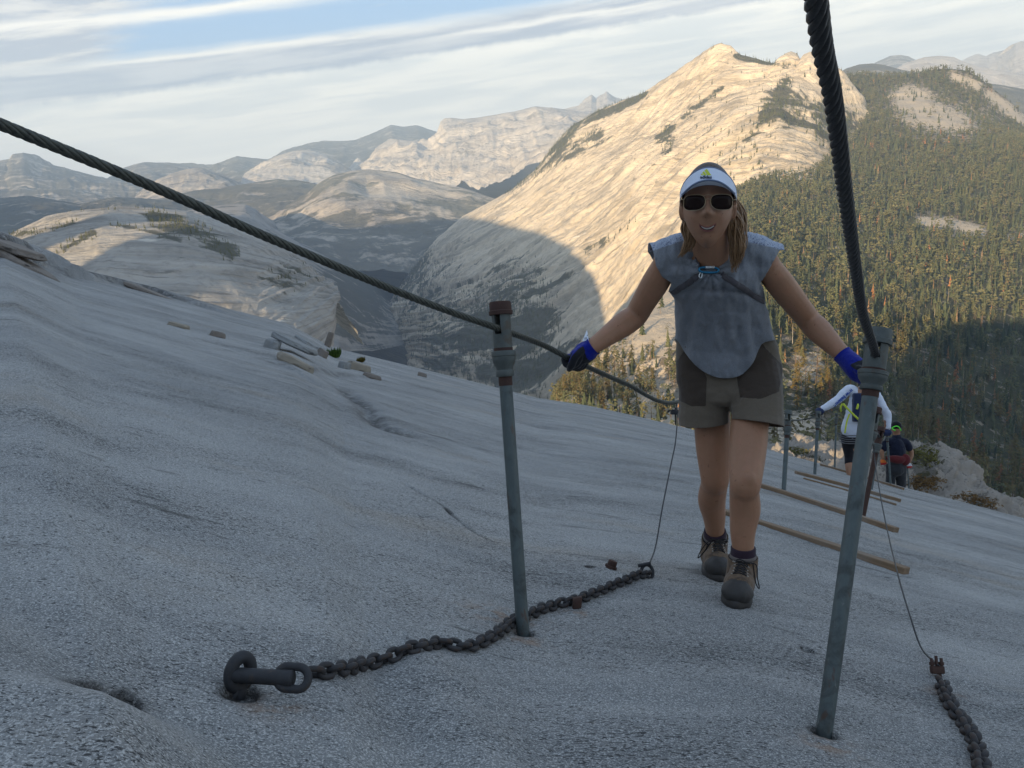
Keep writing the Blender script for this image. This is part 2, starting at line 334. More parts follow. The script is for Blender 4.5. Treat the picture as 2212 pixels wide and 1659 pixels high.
# forested slope and valley on the right
def scrub_forest(x, y, d):
    s = np.full(x.shape, 0.85)
    s -= 0.75*line_mask([(1990, 478), (2050, 482), (2120, 500)], 15, x, y)+0.6*line_mask([(2180, 512), (2215, 506)], 8, x, y)
    s -= 0.65*blob(1965, 205, 52, 28, x, y)+0.45*blob(2000, 250, 90, 38, x, y)+0.35*blob(2080, 270, 110, 50, x, y)
    s -= 0.65*line_mask([(2060, 165), (2110, 185)], 14, x, y)+0.6*line_mask([(2140, 205), (2215, 260)], 16, x, y)
    s -= 0.5/(1+np.exp((x-1470)/22.0))*(y > 560)+0.5*blob(1740, 790, 50, 45, x, y)+0.55*blob(1720, 930, 80, 70, x, y)+0.5*blob(1380, 900, 140, 45, x, y)
    s -= 0.45*blob(1230, 830, 60, 50, x, y)+0.5*blob(1420, 660, 60, 70, x, y)
    return np.clip(s, 0, 1)
fs = [
 [(1120, 990, 559), (1300, 1060, 494), (1500, 1100, 429), (1700, 1180, 390), (1850, 1230, 403), (2000, 1300, 494), (2320, 1420, 559)],
 [(1175, 856, 899), (1300, 890, 812), (1460, 930, 725), (1600, 970, 667), (1720, 1010, 609), (1900, 1060, 652), (2080, 1100, 725), (2320, 1160, 812)],
 [(1215, 815, 1048), (1330, 815, 965), (1460, 830, 910), (1600, 850, 855), (1750, 880, 841), (1900, 905, 952), (2100, 940, 1076), (2330, 960, 1186)],
 [(1290, 742, 1075), (1390, 715, 1052), (1500, 700, 1052), (1650, 700, 1064), (1800, 715, 1131), (1950, 730, 1288), (2100, 720, 1433), (2340, 700, 1545)],
 [(1375, 668, 1250), (1460, 600, 1350), (1600, 560, 1500), (1750, 550, 1680), (1900, 535, 1850), (2050, 515, 2000), (2212, 500, 2100), (2350, 490, 2150)],
 [(1440, 600, 1650), (1530, 500, 1950), (1620, 435, 2250), (1750, 405, 2500), (1900, 375, 2750), (2050, 355, 2850), (2212, 350, 2850), (2350, 345, 2850)],
 [(1470, 560, 1850), (1570, 440, 2350), (1680, 385, 2800), (1780, 345, 3200), (1870, 270, 3600), (1935, 228, 3800), (2010, 240, 3700), (2090, 275, 3500), (2170, 300, 3400), (2350, 345, 3300)],
 [(1500, 540, 2000), (1600, 420, 2600), (1700, 370, 3150), (1785, 320, 3600), (1850, 215, 4100), (1935, 205, 4150), (2010, 200, 4100), (2080, 225, 4000), (2160, 275, 3900), (2350, 340, 3900)],
 [(1520, 530, 2100), (1620, 410, 2750), (1720, 350, 3400), (1790, 230, 4200), (1832, 162, 4600), (1931, 163, 4600), (1990, 156, 4500), (2040, 148, 4400), (2078, 150, 4350), (2112, 165, 4300), (2150, 195, 4300), (2187, 222, 4300), (2215, 250, 4300), (2350, 330, 4300)]]
loft('forest_slope', fs, 330, 260, M_FLOOR, amp=26, freq=0.006, ridged=0.35, back=(500, 500), scrub=scrub_forest, edge=(14, (-140, 320, -330)), top_keep=0.2)
# rocky shoulder below the crest
sub = [
 [(1480, 1060, 215), (1700, 1120, 190), (1900, 1180, 170), (2040, 1230, 165), (2170, 1260, 170), (2330, 1330, 180)],
 [(1560, 1000, 250), (1700, 1010, 225), (1850, 1030, 200), (1980, 1060, 190), (2080, 1090, 190), (2170, 1130, 190), (2300, 1200, 190)],
 [(1640, 986, 280), (1700, 978, 272), (1740, 968, 270), (1790, 960, 268), (1840, 952, 264), (1900, 958, 250), (1945, 985, 236), (1975, 975, 232), (2004, 978, 230), (2033, 981, 228), (2053, 986, 226), (2072, 1002, 224), (2093, 1030, 222), (2120, 1051, 220), (2134, 1070, 218), (2167, 1098, 215), (2240, 1150, 210)]]
def scrub_sub(x, y, d): return np.clip(0.25+0.5*blob(1930, 985, 40, 28, x, y)+0.6*blob(2000, 1010, 26, 40, x, y)+0.5*blob(1745, 990, 26, 8, x, y)+0.4*blob(2110, 1085, 30, 15, x, y), 0, 1)
loft('rocky_shoulder', sub, 420, 200, M_SUB, amp=9.0, freq=0.07, ridged=0.7, back=(25, 60), scrub=scrub_sub, top_keep=0.22, octv=5)
# dome across the canyon
dome = [
 [(-150, 900, 899), (100, 940, 899), (400, 930, 921), (620, 900, 989), (715, 760, 1169), (722, 720, 1236)],
 [(-120, 740, 1011), (100, 740, 989), (300, 740, 989), (500, 740, 1011), (640, 720, 1101), (712, 690, 1214), (722, 665, 1259)],
 [(-90, 640, 1101), (80, 610, 1079), (260, 600, 1079), (430, 610, 1101), (580, 625, 1169), (690, 640, 1236), (731, 640, 1281)],
 [(-60, 575, 1191), (60, 535, 1169), (220, 510, 1169), (400, 515, 1191), (540, 545, 1236), (640, 580, 1281), (726, 622, 1326)],
 [(-30, 545, 1281), (12, 512, 1281), (46, 494, 1281), (101, 469, 1304), (157, 456, 1326), (225, 450, 1349), (258, 446, 1371), (337, 450, 1394), (404, 456, 1416), (480, 478, 1416), (560, 512, 1416), (640, 553, 1394), (700, 604, 1371)]]
def scrub_dome(x, y, d):
    s = 0.28+0.5*line_mask([(20, 505), (100, 500), (160, 480)], 8, x, y)+0.6*line_mask([(110, 555), (160, 525), (200, 505)], 12, x, y)
    s += 0.6*line_mask([(330, 470), (420, 500), (500, 545)], 22, x, y)+0.4*line_mask([(240, 485), (320, 500), (390, 520)], 6, x, y)+0.35*blob(620, 600, 70, 40, x, y)
    s += 0.3*line_mask([(150, 458), (300, 449)], 5, x, y); return np.clip(s, 0, 1)
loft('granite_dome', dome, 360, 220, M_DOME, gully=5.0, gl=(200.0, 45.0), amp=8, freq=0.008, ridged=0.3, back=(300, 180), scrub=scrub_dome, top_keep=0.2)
# flat-topped cliff behind the dome, left wall of the canyon
wall = [
 [(300, 700, 3300), (600, 740, 3300), (730, 760, 3500), (800, 760, 4300), (870, 745, 5200)],
 [(330, 560, 3800), (560, 600, 3800), (700, 650, 4000), (790, 700, 4600), (868, 715, 5400)],
 [(360, 490, 5160), (520, 500, 5160), (600, 525, 4567), (700, 590, 4935), (800, 640, 5460), (866, 690, 5985)],
 [(380, 460, 6345), (440, 447, 6412), (480, 442, 6480), (530, 441, 6480), (553, 452, 6412), (572, 474, 6412), (590, 492, 6547), (640, 520, 5940), (760, 570, 6600), (862, 640, 7040)]]
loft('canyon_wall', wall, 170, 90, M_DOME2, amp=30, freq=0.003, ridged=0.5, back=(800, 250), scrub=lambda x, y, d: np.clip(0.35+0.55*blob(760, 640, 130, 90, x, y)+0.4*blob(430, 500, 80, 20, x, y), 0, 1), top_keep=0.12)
# middle distance hills
def hill(name, top, foot, mat, amp, freq, back=(1500, 500), nu=150, nv=60, rid=0.6, scrub=None, mid=None, keep=0.1):
    rows = [foot]+([mid] if mid else [])+[top]; return loft(name, rows, nu, nv, mat, amp=amp, freq=freq, ridged=rid, back=back, scrub=scrub, top_keep=keep)
sc_hi = lambda v: (lambda x, y, d: np.full(x.shape, v))
hill('hills', [(520, 500, 7600), (600, 455, 7600), (660, 420, 7600), (690, 395, 7700), (720, 378, 7800), (760, 368, 7900), (800, 366, 8000), (860, 372, 8000), (900, 385, 7900), (950, 395, 7900), (1000, 405, 7800), (1060, 425, 7600), (1110, 440, 7400)],
     [(480, 560, 5600), (620, 560, 5800), (760, 600, 6000), (900, 590, 6300), (1000, 520, 6700), (1120, 470, 6900)], M_FAR, 110, 0.0016,
     mid=[(500, 520, 6600), (620, 500, 6700), (700, 470, 6800), (820, 455, 7000), (930, 460, 7100), (1010, 470, 7100), (1115, 450, 7100)], scrub=lambda x, y, d: np.clip(0.75-0.5*blob(860, 405, 130, 34, x, y)-0.5*blob(715, 445, 40, 14, x, y), 0, 1))
hill('hills', [(300, 470, 8400), (340, 430, 8500), (380, 420, 8600), (420, 410, 8700), (480, 405, 8800), (540, 395, 8900), (600, 385, 9000), (650, 392, 9000), (720, 405, 8900), (760, 420, 8700), (820, 440, 8500)],
     [(250, 520, 6800), (400, 510, 7000), (560, 490, 7100), (700, 480, 7200), (840, 480, 7300)], M_FAR, 100, 0.0018, scrub=sc_hi(0.85))
hill('hills', [(295, 420, 10500), (330, 392, 10600), (370, 375, 10800), (400, 366, 10900), (420, 362, 11000), (437, 364, 11000), (470, 378, 10900), (520, 395, 10800), (560, 402, 10700), (610, 410, 10600)],
     [(280, 450, 9600), (400, 440, 9500), (500, 435, 9400), (620, 430, 9400)], M_FAR, 120, 0.0016, scrub=lambda x, y, d: np.clip(0.55-0.4*blob(400, 385, 50, 22, x, y), 0, 1))
hill('hills', [(540, 370, 12500), (570, 350, 12600), (600, 335, 12800), (630, 326, 12900), (652, 323, 13000), (680, 327, 13000), (705, 336, 12900), (730, 350, 12800), (760, 372, 12600), (800, 390, 12400)],
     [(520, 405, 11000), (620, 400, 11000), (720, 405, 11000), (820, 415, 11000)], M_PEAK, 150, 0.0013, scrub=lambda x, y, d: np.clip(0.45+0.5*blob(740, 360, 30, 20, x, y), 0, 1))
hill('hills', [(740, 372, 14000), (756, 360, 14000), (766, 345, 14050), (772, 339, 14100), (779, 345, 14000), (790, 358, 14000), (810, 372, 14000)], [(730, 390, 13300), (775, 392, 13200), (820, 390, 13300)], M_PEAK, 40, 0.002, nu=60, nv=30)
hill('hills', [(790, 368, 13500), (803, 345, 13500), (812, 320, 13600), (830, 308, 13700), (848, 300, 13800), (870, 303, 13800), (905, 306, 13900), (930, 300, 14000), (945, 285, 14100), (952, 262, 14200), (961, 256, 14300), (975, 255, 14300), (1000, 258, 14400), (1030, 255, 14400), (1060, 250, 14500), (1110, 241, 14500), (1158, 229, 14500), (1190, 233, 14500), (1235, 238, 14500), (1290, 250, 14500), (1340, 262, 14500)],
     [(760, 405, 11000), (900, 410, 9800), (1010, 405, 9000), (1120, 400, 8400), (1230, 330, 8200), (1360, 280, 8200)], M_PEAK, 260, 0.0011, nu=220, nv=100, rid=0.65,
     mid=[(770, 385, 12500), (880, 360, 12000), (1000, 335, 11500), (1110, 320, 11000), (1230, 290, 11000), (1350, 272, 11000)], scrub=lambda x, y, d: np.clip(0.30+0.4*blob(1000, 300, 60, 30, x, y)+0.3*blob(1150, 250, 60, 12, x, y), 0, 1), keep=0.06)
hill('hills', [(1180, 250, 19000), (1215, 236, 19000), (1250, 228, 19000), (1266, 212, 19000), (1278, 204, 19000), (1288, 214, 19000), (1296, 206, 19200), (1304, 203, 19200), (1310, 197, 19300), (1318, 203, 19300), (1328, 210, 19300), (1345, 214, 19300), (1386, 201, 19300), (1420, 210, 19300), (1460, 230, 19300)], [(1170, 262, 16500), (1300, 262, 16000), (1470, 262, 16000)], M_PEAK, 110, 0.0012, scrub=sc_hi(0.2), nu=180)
hill('hills', [(225, 392, 17000), (265, 364, 17500), (310, 350, 18000), (360, 352, 18000), (410, 356, 18000), (460, 356, 18000), (490, 346, 18500), (512, 338, 18500), (540, 342, 18500), (580, 344, 18500), (620, 322, 20000), (660, 312, 20500), (700, 303, 21000), (740, 305, 21000), (770, 302, 21500), (800, 290, 22000), (845, 271, 22500), (872, 275, 22500), (900, 272, 22500), (930, 282, 22500), (960, 290, 22000)],
     [(200, 440, 12000), (400, 420, 12500), (600, 400, 13500), (800, 385, 15000), (980, 360, 15500)], M_FAR, 220, 0.0009, nu=200, scrub=sc_hi(0.8))
hill('hills', [(-220, 365, 14500), (-120, 352, 14800), (-60, 352, 15000), (0, 347, 15000), (20, 344, 15000), (26, 334, 15000), (50, 331, 15100), (62, 338, 15100), (75, 346, 15000), (110, 357, 14900), (140, 361, 14800), (200, 380, 14400), (260, 392, 14000), (330, 410, 13500)],
     [(-240, 460, 10000), (0, 460, 9700), (200, 455, 9500), (360, 450, 9300)], M_FAR, 170, 0.0011, nu=180, scrub=sc_hi(0.75))
hill('hills', [(-260, 430, 6800), (-120, 420, 6800), (0, 428, 6800), (60, 422, 6800), (110, 430, 6700), (170, 440, 6600), (250, 425, 7400), (330, 430, 7700), (420, 440, 7700), (520, 470, 7500)],
     [(-260, 540, 4200), (0, 540, 4200), (200, 500, 4600), (360, 490, 5000), (520, 510, 5400)], M_FAR, 80, 0.002, nu=170, scrub=sc_hi(0.9))
hill('hills', [(1790, 170, 7200), (1830, 146, 7300), (1856, 138, 7400), (1884, 136, 7500), (1908, 139, 7500), (1950, 150, 7400), (2000, 158, 7300), (2060, 160, 7300)], [(1780, 220, 5600), (1900, 220, 5600), (2070, 200, 5600)], M_FAR, 60, 0.002, nu=100, nv=40, scrub=sc_hi(0.9))
hill('hills', [(1840, 160, 17000), (1880, 140, 17000), (1903, 129, 17000), (1925, 119, 17000), (1945, 117, 17000), (1962, 120, 17000), (1985, 132, 17000), (2010, 150, 17000)], [(1840, 180, 14500), (2010, 180, 14500)], M_FAR, 60, 0.0013, nu=100, nv=40, scrub=sc_hi(0.7))
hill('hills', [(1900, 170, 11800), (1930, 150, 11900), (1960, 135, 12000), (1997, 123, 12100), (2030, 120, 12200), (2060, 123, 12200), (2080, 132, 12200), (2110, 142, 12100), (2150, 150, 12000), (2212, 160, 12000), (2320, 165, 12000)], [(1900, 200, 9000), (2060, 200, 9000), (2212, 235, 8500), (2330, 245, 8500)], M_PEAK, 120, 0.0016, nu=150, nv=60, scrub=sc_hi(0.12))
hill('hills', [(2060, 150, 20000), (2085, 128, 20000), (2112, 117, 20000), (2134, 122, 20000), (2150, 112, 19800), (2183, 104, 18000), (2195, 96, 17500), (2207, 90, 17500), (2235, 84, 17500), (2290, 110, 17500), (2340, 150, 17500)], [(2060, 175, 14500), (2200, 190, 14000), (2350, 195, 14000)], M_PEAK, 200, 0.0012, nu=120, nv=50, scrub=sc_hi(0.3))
hill('hills', [(2090, 180, 6800), (2120, 178, 6900), (2150, 180, 7000), (2212, 190, 7000), (2340, 200, 7000)], [(2080, 300, 4800), (2212, 330, 4800), (2350, 350, 4800)], M_FAR, 80, 0.002, nu=100, nv=40, scrub=sc_hi(0.95))

# canyon floor under everything
floor_pts = [[(-600, 1500, 2600), (300, 1400, 2300), (900, 1300, 2300), (1500, 1350, 2200), (2300, 1700, 1500)],
             [(-600, 800, 5200), (300, 760, 5200), (800, 760, 5400), (1200, 900, 4600), (2300, 1200, 3000)],
             [(-700, 470, 11000), (300, 500, 10500), (800, 500, 10500), (1150, 500, 10500), (2300, 420, 9000)],
             [(-900, 400, 26000), (300, 400, 26000), (800, 375, 26000), (1200, 340, 26000), (2600, 240, 26000)]]
loft('valley', floor_pts, 120, 120, M_FAR, amp=60, freq=0.0012, ridged=0.3, back=None, scrub=sc_hi(0.95))

# added unseen ridges behind and beside the camera, outlines shaped to cast evening shade
EU = np.array([math.cos(SUN_TRAVEL_AZ), -math.sin(SUN_TRAVEL_AZ), 0]); EW = np.cross(EU, SUN_DIR); EW *= np.sign(EW[2])
def shade_ridge(name, prof, S, thick, deep, mat, n, rough):
    prof = np.array(sorted(prof)); us = np.unique(np.r_[np.linspace(prof[0, 0], prof[-1, 0], n), prof[:, 0], prof[:-1, 0]+np.diff(prof[:, 0])*0.5])
    w = np.interp(us, prof[:, 0], prof[:, 1]); w = w+rough*fbm(np.stack([us/18/rough, us*0, us*0+3], 1), 4)
    rows = []
    for ds, dw in ((thick, -deep), (thick*0.35, -deep*0.45), (0, 0), (-thick*0.35, -deep*0.3), (-thick, -deep)):
        rows.append(us[:, None]*EU+(w+dw)[:, None]*EW+(-S+ds)*SUN_DIR)
    Q = np.stack(rows, 1); me = np_mesh(name, Q.reshape(-1, 3), grid_faces(len(us), 5), [mat], False)
    uvl = me.uv_layers.new(name='slope'); o = bpy.data.objects.new(name, me); COL.objects.link(o); tag(o, kind='structure'); return o
shade_ridge('summit_shade_blocker', [(2500, 60), (300, 60), (0, 45), (-38, 42), (-42, 20), (-47, -48), (-71, -48), (-77, 15), (-150, 11), (-185, 2), (-196, -22), (-204, -70), (-230, -150), (-400, -260), (-600, -300)], 240, 120, 300, M_FLOOR, 260, 2.0)  # added blocker; its notched outline leaves part of the rocky shoulder lit
shade_ridge('hills', [(-600, -400), (-780, -300), (-850, -100), (-935, 30), (-1022, 78), (-1050, 110), (-1056, -90), (-1128, -90), (-1134, 108), (-1200, 100), (-1262, -90), (-1470, -90), (-1492, -61), (-1558, -11), (-1644, 60), (-1740, 138), (-1898, 206), (-2059, 265), (-2286, 332), (-2585, 395), (-2985, 458), (-3441, 546), (-3878, 601), (-4300, 640), (-4700, 480), (-5600, 420), (-7000, 700), (-9000, 500)], 700, 500, 2300, M_FLOOR, 400, 6.0)  # unseen ridge made up to shade the canyon, dome and mountain foot

# ------------------------------------------------------------------ the bare granite slope underfoot
SKA = [(-180, -.30), (-150, -.33), (-120, -.28), (-90, -.20), (-60, -.09), (-40, -.02)]
SKT = [(-29.0, -3.65), (-25.9, -5.7), (-19.9, -8.24), (-14.1, -10.5), (-11.5, -12.3), (-6.2, -14.16), (1.6, -16.7), (10.8, -18.8), (17.7, -20.46), (25.3, -22.06), (31.8, -23.0)]
def rc_(a): return np.interp(a, [-30, 5, 18, 40], [20.0, 20.0, 15.5, 15.5])
def h_(a): return np.interp(a, [-30, -1, 15, 40], [.78, .75, .68, .66])
_az = [q[0] for q in SKA]+[q[0] for q in SKT]+[45, 60, 90, 120, 150, 180]
_sv = [q[1] for q in SKA]+[math.tan(math.radians(-q[1]))-1.5*float(h_(q[0]))/float(rc_(q[0])) for q in SKT]+[.36, .32, .20, 0.0, -.16, -.30]
def base_z(x, y):
    x = np.asarray(x, float); y = np.asarray(y, float); r = np.hypot(x, y); a = np.degrees(np.arctan2(x, y)); h = h_(a); rc = rc_(a)
    k = h/(2*rc**3)*np.clip((100-np.abs(a))/40, 0, 1); s = np.interp(a, _az, _sv)
    rr = np.minimum(r, 70)
    return -(h+s*r+k*rr**3)-.25*np.clip(np.minimum(r, 40)-rc-.4, 0, None)**2*np.clip((60-np.abs(a))/20, 0, 1)*np.clip((a-8)/8, 0, 1)
def base_hit(px, py):
    v = ray(px, py); d = np.arange(.5, 26, .004); q = d[:, None]*v; below = q[:, 2] < base_z(q[:, 0], q[:, 1])
    i = int(np.argmax(below)); return q[i]
def plan(pts): return np.array([base_hit(*p)[:2] for p in pts])
def sdist(poly, x, y):       # distance to an open polyline and side of it
    best = np.full(x.shape, 1e9); side = np.zeros(x.shape)
    for (x0, y0), (x1, y1) in zip(poly[:-1], poly[1:]):
        dx, dy = x1-x0, y1-y0; tt = np.clip(((x-x0)*dx+(y-y0)*dy)/(dx*dx+dy*dy+1e-12), 0, 1); d = np.hypot(x-x0-tt*dx, y-y0-tt*dy)
        sd = np.sign((x-x0)*dy-(y-y0)*dx); m = d < best; best = np.where(m, d, best); side = np.where(m, sd, side)
    return best, side
def endfade(ln, x, y, L): return sstep(np.minimum(np.hypot(x-ln[0][0], y-ln[0][1]), np.hypot(x-ln[-1][0], y-ln[-1][1])), 0, L)
def sstep(x, a, b): t = np.clip((x-a)/(b-a), 0, 1); return t*t*(3-2*t)
LOBE = plan([(-200, 1270), (0, 1350), (90, 1420), (180, 1500), (300, 1560), (400, 1600), (470, 1650), (560, 1800), (640, 2000)])
RIB = plan([(930, 1440), (975, 1500), (1010, 1560), (1060, 1640), (1120, 1750)])
CRACK1 = plan([(870, 1045), (950, 1090), (1020, 1150), (1080, 1180), (1150, 1195), (1230, 1215), (1290, 1233)])
CRACK2 = plan([(1290, 1233), (1400, 1255), (1500, 1275), (1620, 1320), (1760, 1345)])
CRACK3 = plan([(1840, 1375), (1960, 1400), (2060, 1435), (2230, 1485)])
FLAKE = plan([(735, 845), (775, 872), (800, 900), (812, 922), (870, 940)])
LEDGE = plan([(-40, 556), (30, 562), (80, 572), (130, 590)])
LEDGE2 = plan([(190, 602), (260, 615), (330, 632), (390, 650)])
STEP = plan([(560, 775), (600, 790), (680, 800), (760, 812), (830, 822)])
WAVES = [plan([(1130, 945), (1250, 985), (1380, 1010), (1500, 1050)]), plan([(1060, 1050), (1200, 1085), (1330, 1120), (1400, 1128)]), plan([(1150, 900), (1300, 940), (1460, 975)])]
HOLES = [(230, 1515, .045, .03), (1742, 1405, .022, .035), (1130, 1366, .026, .03), (1780, 1582, .026, .035), (1275, 1237, .016, .015), (518, 1500, .03, .02), (1620, 1170, .02, .02), (1828, 1190, .02, .02)]
HOLEP = [(*base_hit(h[0], h[1])[:2], h[2], h[3]) for h in HOLES]
def ground_z(x, y):
    x = np.asarray(x, float); y = np.asarray(y, float); z = base_z(x, y); r = np.hypot(x, y)
    p3 = np.stack([x, y, x*0], -1); ca, sa = math.cos(math.radians(6)), math.sin(math.radians(6))
    g = np.stack([(x*ca-y*sa)*0.5, (x*sa+y*ca)*1.6, x*0+4], -1)
    fade = np.clip(r/3, .25, 1)*np.clip((26-r)/10, 0.3, 1)
    z = z+0.007*fbm(g*0.9, 3)*fade+0.0035*fbm(g*3.1+7, 4)*np.clip(r/2, .4, 1)+0.004*fbm(p3*11, 3)+0.0018*fbm(p3*38, 2)
    near = r < 3.2
    if np.any(near):
        d, s = sdist(LOBE, x, y); z = z+np.where(near, 0.10*sstep(d*s, -0.05, 0.13)*np.clip((3.0-r)*2, 0, 1)+0.010*fbm(p3*6+3, 4, .6)*(s > 0)*np.clip(d*6, 0, 1), 0)
        d, s = sdist(RIB, x, y); z = z+np.where(near, 0.030*np.exp(-(d/0.07)**2)*(0.7+0.5*fbm(p3*9, 3))-0.012*np.exp(-((d-0.12)/0.05)**2)*(s > 0), 0)
    for ln, wd, dp in ((CRACK1, .010, .018), (CRACK2, .007, .009), (CRACK3, .006, .006)):
        d, s = sdist(ln, x, y); z = z-dp*np.exp(-((d+0.012*fbm(p3*14, 2))/wd)**2)+0.010*sstep(d*s, -.02, .02)*np.exp(-(d/.25)**2)
    d, s = sdist(FLAKE, x, y); z = z-(0.085*np.exp(-(d/.075)**2)*(0.6+0.6*fbm(p3*5, 3))-0.03*np.exp(-(d/.35)**2))*endfade(FLAKE, x, y, .25)
    for ln, hh in ((LEDGE, .26), (LEDGE2, .10), (STEP, .03)):
        d, s = sdist(ln, x, y); L = 1.0 if hh > .05 else .5; z = z+hh*np.exp(-(d/L)**2)*sstep(-d*s+0.03*fbm(p3*4, 3), -0.02, 0.06)*endfade(ln, x, y, .6)
    for ln in WAVES:
        d, s = sdist(ln, x, y); z = z+0.010*sstep(-d*s, -.10, .10)*np.exp(-(d/.55)**2)*endfade(ln, x, y, .6)
    for hx, hy, hr, hd in HOLEP:
        d = np.hypot(x-hx, y-hy); z = z-hd*(1-sstep(d, hr*.62, hr*1.12))
    return z
def ghit(px, py):
    v = ray(px, py); d = np.arange(.5, 26, .01); q = d[:, None]*v; below = q[:, 2] < ground_z(q[:, 0], q[:, 1]); i = int(np.argmax(below))
    d = np.arange(d[max(i-1, 0)], d[i]+.001, .0005); q = d[:, None]*v; below = q[:, 2] < ground_z(q[:, 0], q[:, 1]); return q[int(np.argmax(below))]
def gnormal(x, y, e=.05):
    n = np.array([-(base_z(x+e, y)-base_z(x-e, y))/(2*e), -(base_z(x, y+e)-base_z(x, y-e))/(2*e), 1.0]); return n/np.linalg.norm(n)
def build_slope():
    az = np.radians(np.unique(np.r_[np.linspace(-38, 40, 760), np.linspace(-180, -38, 48), np.linspace(40, 180, 48)]))
    r = np.r_[0.0, np.geomspace(.40, .88, 60), np.geomspace(.9, 3.4, 620), np.geomspace(3.42, 95, 440)]
    A, Rr = np.meshgrid(az, r, indexing='ij'); X = Rr*np.sin(A); Y = Rr*np.cos(A); Z = ground_z(X, Y)
    me = np_mesh('rock_slope', np.stack([X, Y, Z], 2).reshape(-1, 3), grid_faces(len(az), len(r)), [M_NEAR])
    x, y = X.ravel(), Y.ravel(); dirt_dark = np.zeros(len(x)); rust = np.zeros(len(x))
    for ln, wd, k in ((CRACK1, .014, 1.0), (CRACK2, .009, .75), (CRACK3, .008, .6), (FLAKE, .09, .8), (LEDGE, .25, .8), (LEDGE2, .22, .9), (STEP, .06, .5)):  # dirt in the cracks, stain at the flake; ledge lines darkened too
        d, s = sdist(ln, x, y); dirt_dark = np.maximum(dirt_dark, k*np.exp(-(d/wd)**2)*(.35+.65*sstep(fbm(np.stack([x*9, y*9, x*0], 1), 3), -.3, .2)))
    for hx, hy, hr, hd in HOLEP: d = np.hypot(x-hx, y-hy); dirt_dark = np.maximum(dirt_dark, .9*(1-sstep(d, hr*.7, hr*1.7)))  # holes darkened out past their rims
    for px_, py_, rr_ in ((600, 1535, .045), (1135, 1385, .05), (1790, 1610, .06), (1080, 1330, .10), (2040, 1500, .05), (1250, 1325, .05)):
        hx, hy = base_hit(px_, py_)[:2]; rust = np.maximum(rust, .55*np.exp(-((x-hx)/rr_)**2-((y-hy)/rr_/.7)**2))
    for nm_, val in (('dirt_dark', dirt_dark), ('rust', rust)): at = me.attributes.new(nm_, 'FLOAT', 'POINT'); at.data.foreach_set('value', val.astype(np.float32))
    o = bpy.data.objects.new('rock_slope', me); COL.objects.link(o); tag(o, kind='structure'); return o
slope = build_slope()

# ------------------------------------------------------------------ trees
def mat_needles(name, use_attr=True, col=(0.075, 0.085, 0.034)):
    m, t, b = material(name)
    ob = t.new('ShaderNodeTexCoord').outputs['Object']
    base = t.new('ShaderNodeAttribute', attribute_name='tint').outputs['Color'] if use_attr else t.new('ShaderNodeRGB').outputs[0]
    if not use_attr: base.default_value = (*col, 1)
    n = t.noise(ob, 1.7 if not use_attr else 0.6, 3, 0.6)
    oi = t.new('ShaderNodeObjectInfo').outputs['Random']
    c = t.mix(t.smooth(n, 0.3, 0.7), base, t.mix(1.0, base, (1.5, 1.4, 1.2), 'MULTIPLY'))
    if not use_attr: c = t.mix(t.math('MULTIPLY', oi, 0.7), c, t.mix(1.0, c, (1.35, 1.05, 0.8), 'MULTIPLY'))
    t.link(c, b.inputs['Base Color']); b.inputs['Roughness'].default_value = 0.9; b.inputs['Specular IOR Level'].default_value = 0.1
    return m
M_TREE = mat_needles('conifer_foliage')
M_GREEN = mat_needles('green_needles', False, (0.075, 0.082, 0.040)); M_OLIVE = mat_needles('olive_needles', False, (0.125, 0.115, 0.052))
M_DEAD = mat_needles('reddish_dry_needles', False, (0.21, 0.11, 0.055)); M_SHRUB = mat_needles('shrub_leaves', False, (0.085, 0.085, 0.03))
def mat_bark(name, col):
    m, t, b = material(name); ob = t.new('ShaderNodeTexCoord').outputs['Object']
    t.link(t.mix(t.noise(t.mapping(ob, (6, 6, 0.8)), 1.0, 4, 0.6), tuple(c*0.6 for c in col), tuple(c*1.3 for c in col)), b.inputs['Base Color']); b.inputs['Roughness'].default_value = 0.95; return m
M_BARK = mat_bark('pine_bark', (0.15, 0.10, 0.065)); M_SNAG = mat_bark('weathered_dead_wood', (0.36, 0.32, 0.27))

def trunk_tris(h, r, n=5, top=0.1, lean=0.0):
    a = np.arange(n)*2*np.pi/n; v = [[r*math.cos(t), r*math.sin(t), 0] for t in a]+[[r*top*math.cos(t)+lean, r*top*math.sin(t), h] for t in a]
    f = []
    for i in range(n): j = (i+1) % n; f += [(i, j, n+j), (i, n+j, n+i)]
    return np.array(v), np.array(f)
def fir_crown(rs, tiers, spikes, w=0.15, z0=0.14):
    v, f = [], []
    for k in range(tiers):
        t = k/(tiers-1 if tiers > 1 else 1); zt = 1.0-(1-z0)*0.86*t; rad = w*(0.16+0.84*t**0.8)*rs.uniform(.8, 1.2)
        zb = zt-(1-z0)*(0.14+0.9/tiers); i0 = len(v); ox, oy = rs.normal(0, w*.06, 2); v.append([ox, oy, min(1.0, zt+0.02)])
        n = 2*spikes; ph = rs.uniform(0, 6.28)
        for i in range(n):
            r = rad*(rs.uniform(.85, 1.2) if i % 2 == 0 else rs.uniform(.5, .75)); a = ph+i*2*np.pi/n
            v.append([ox+r*math.cos(a), oy+r*math.sin(a), zb+(rs.uniform(-.03, .02) if i % 2 == 0 else rs.uniform(.02, .06))])
        for i in range(n): f.append((i0, i0+1+i, i0+1+(i+1) % n))
    return np.array(v), np.array(f)
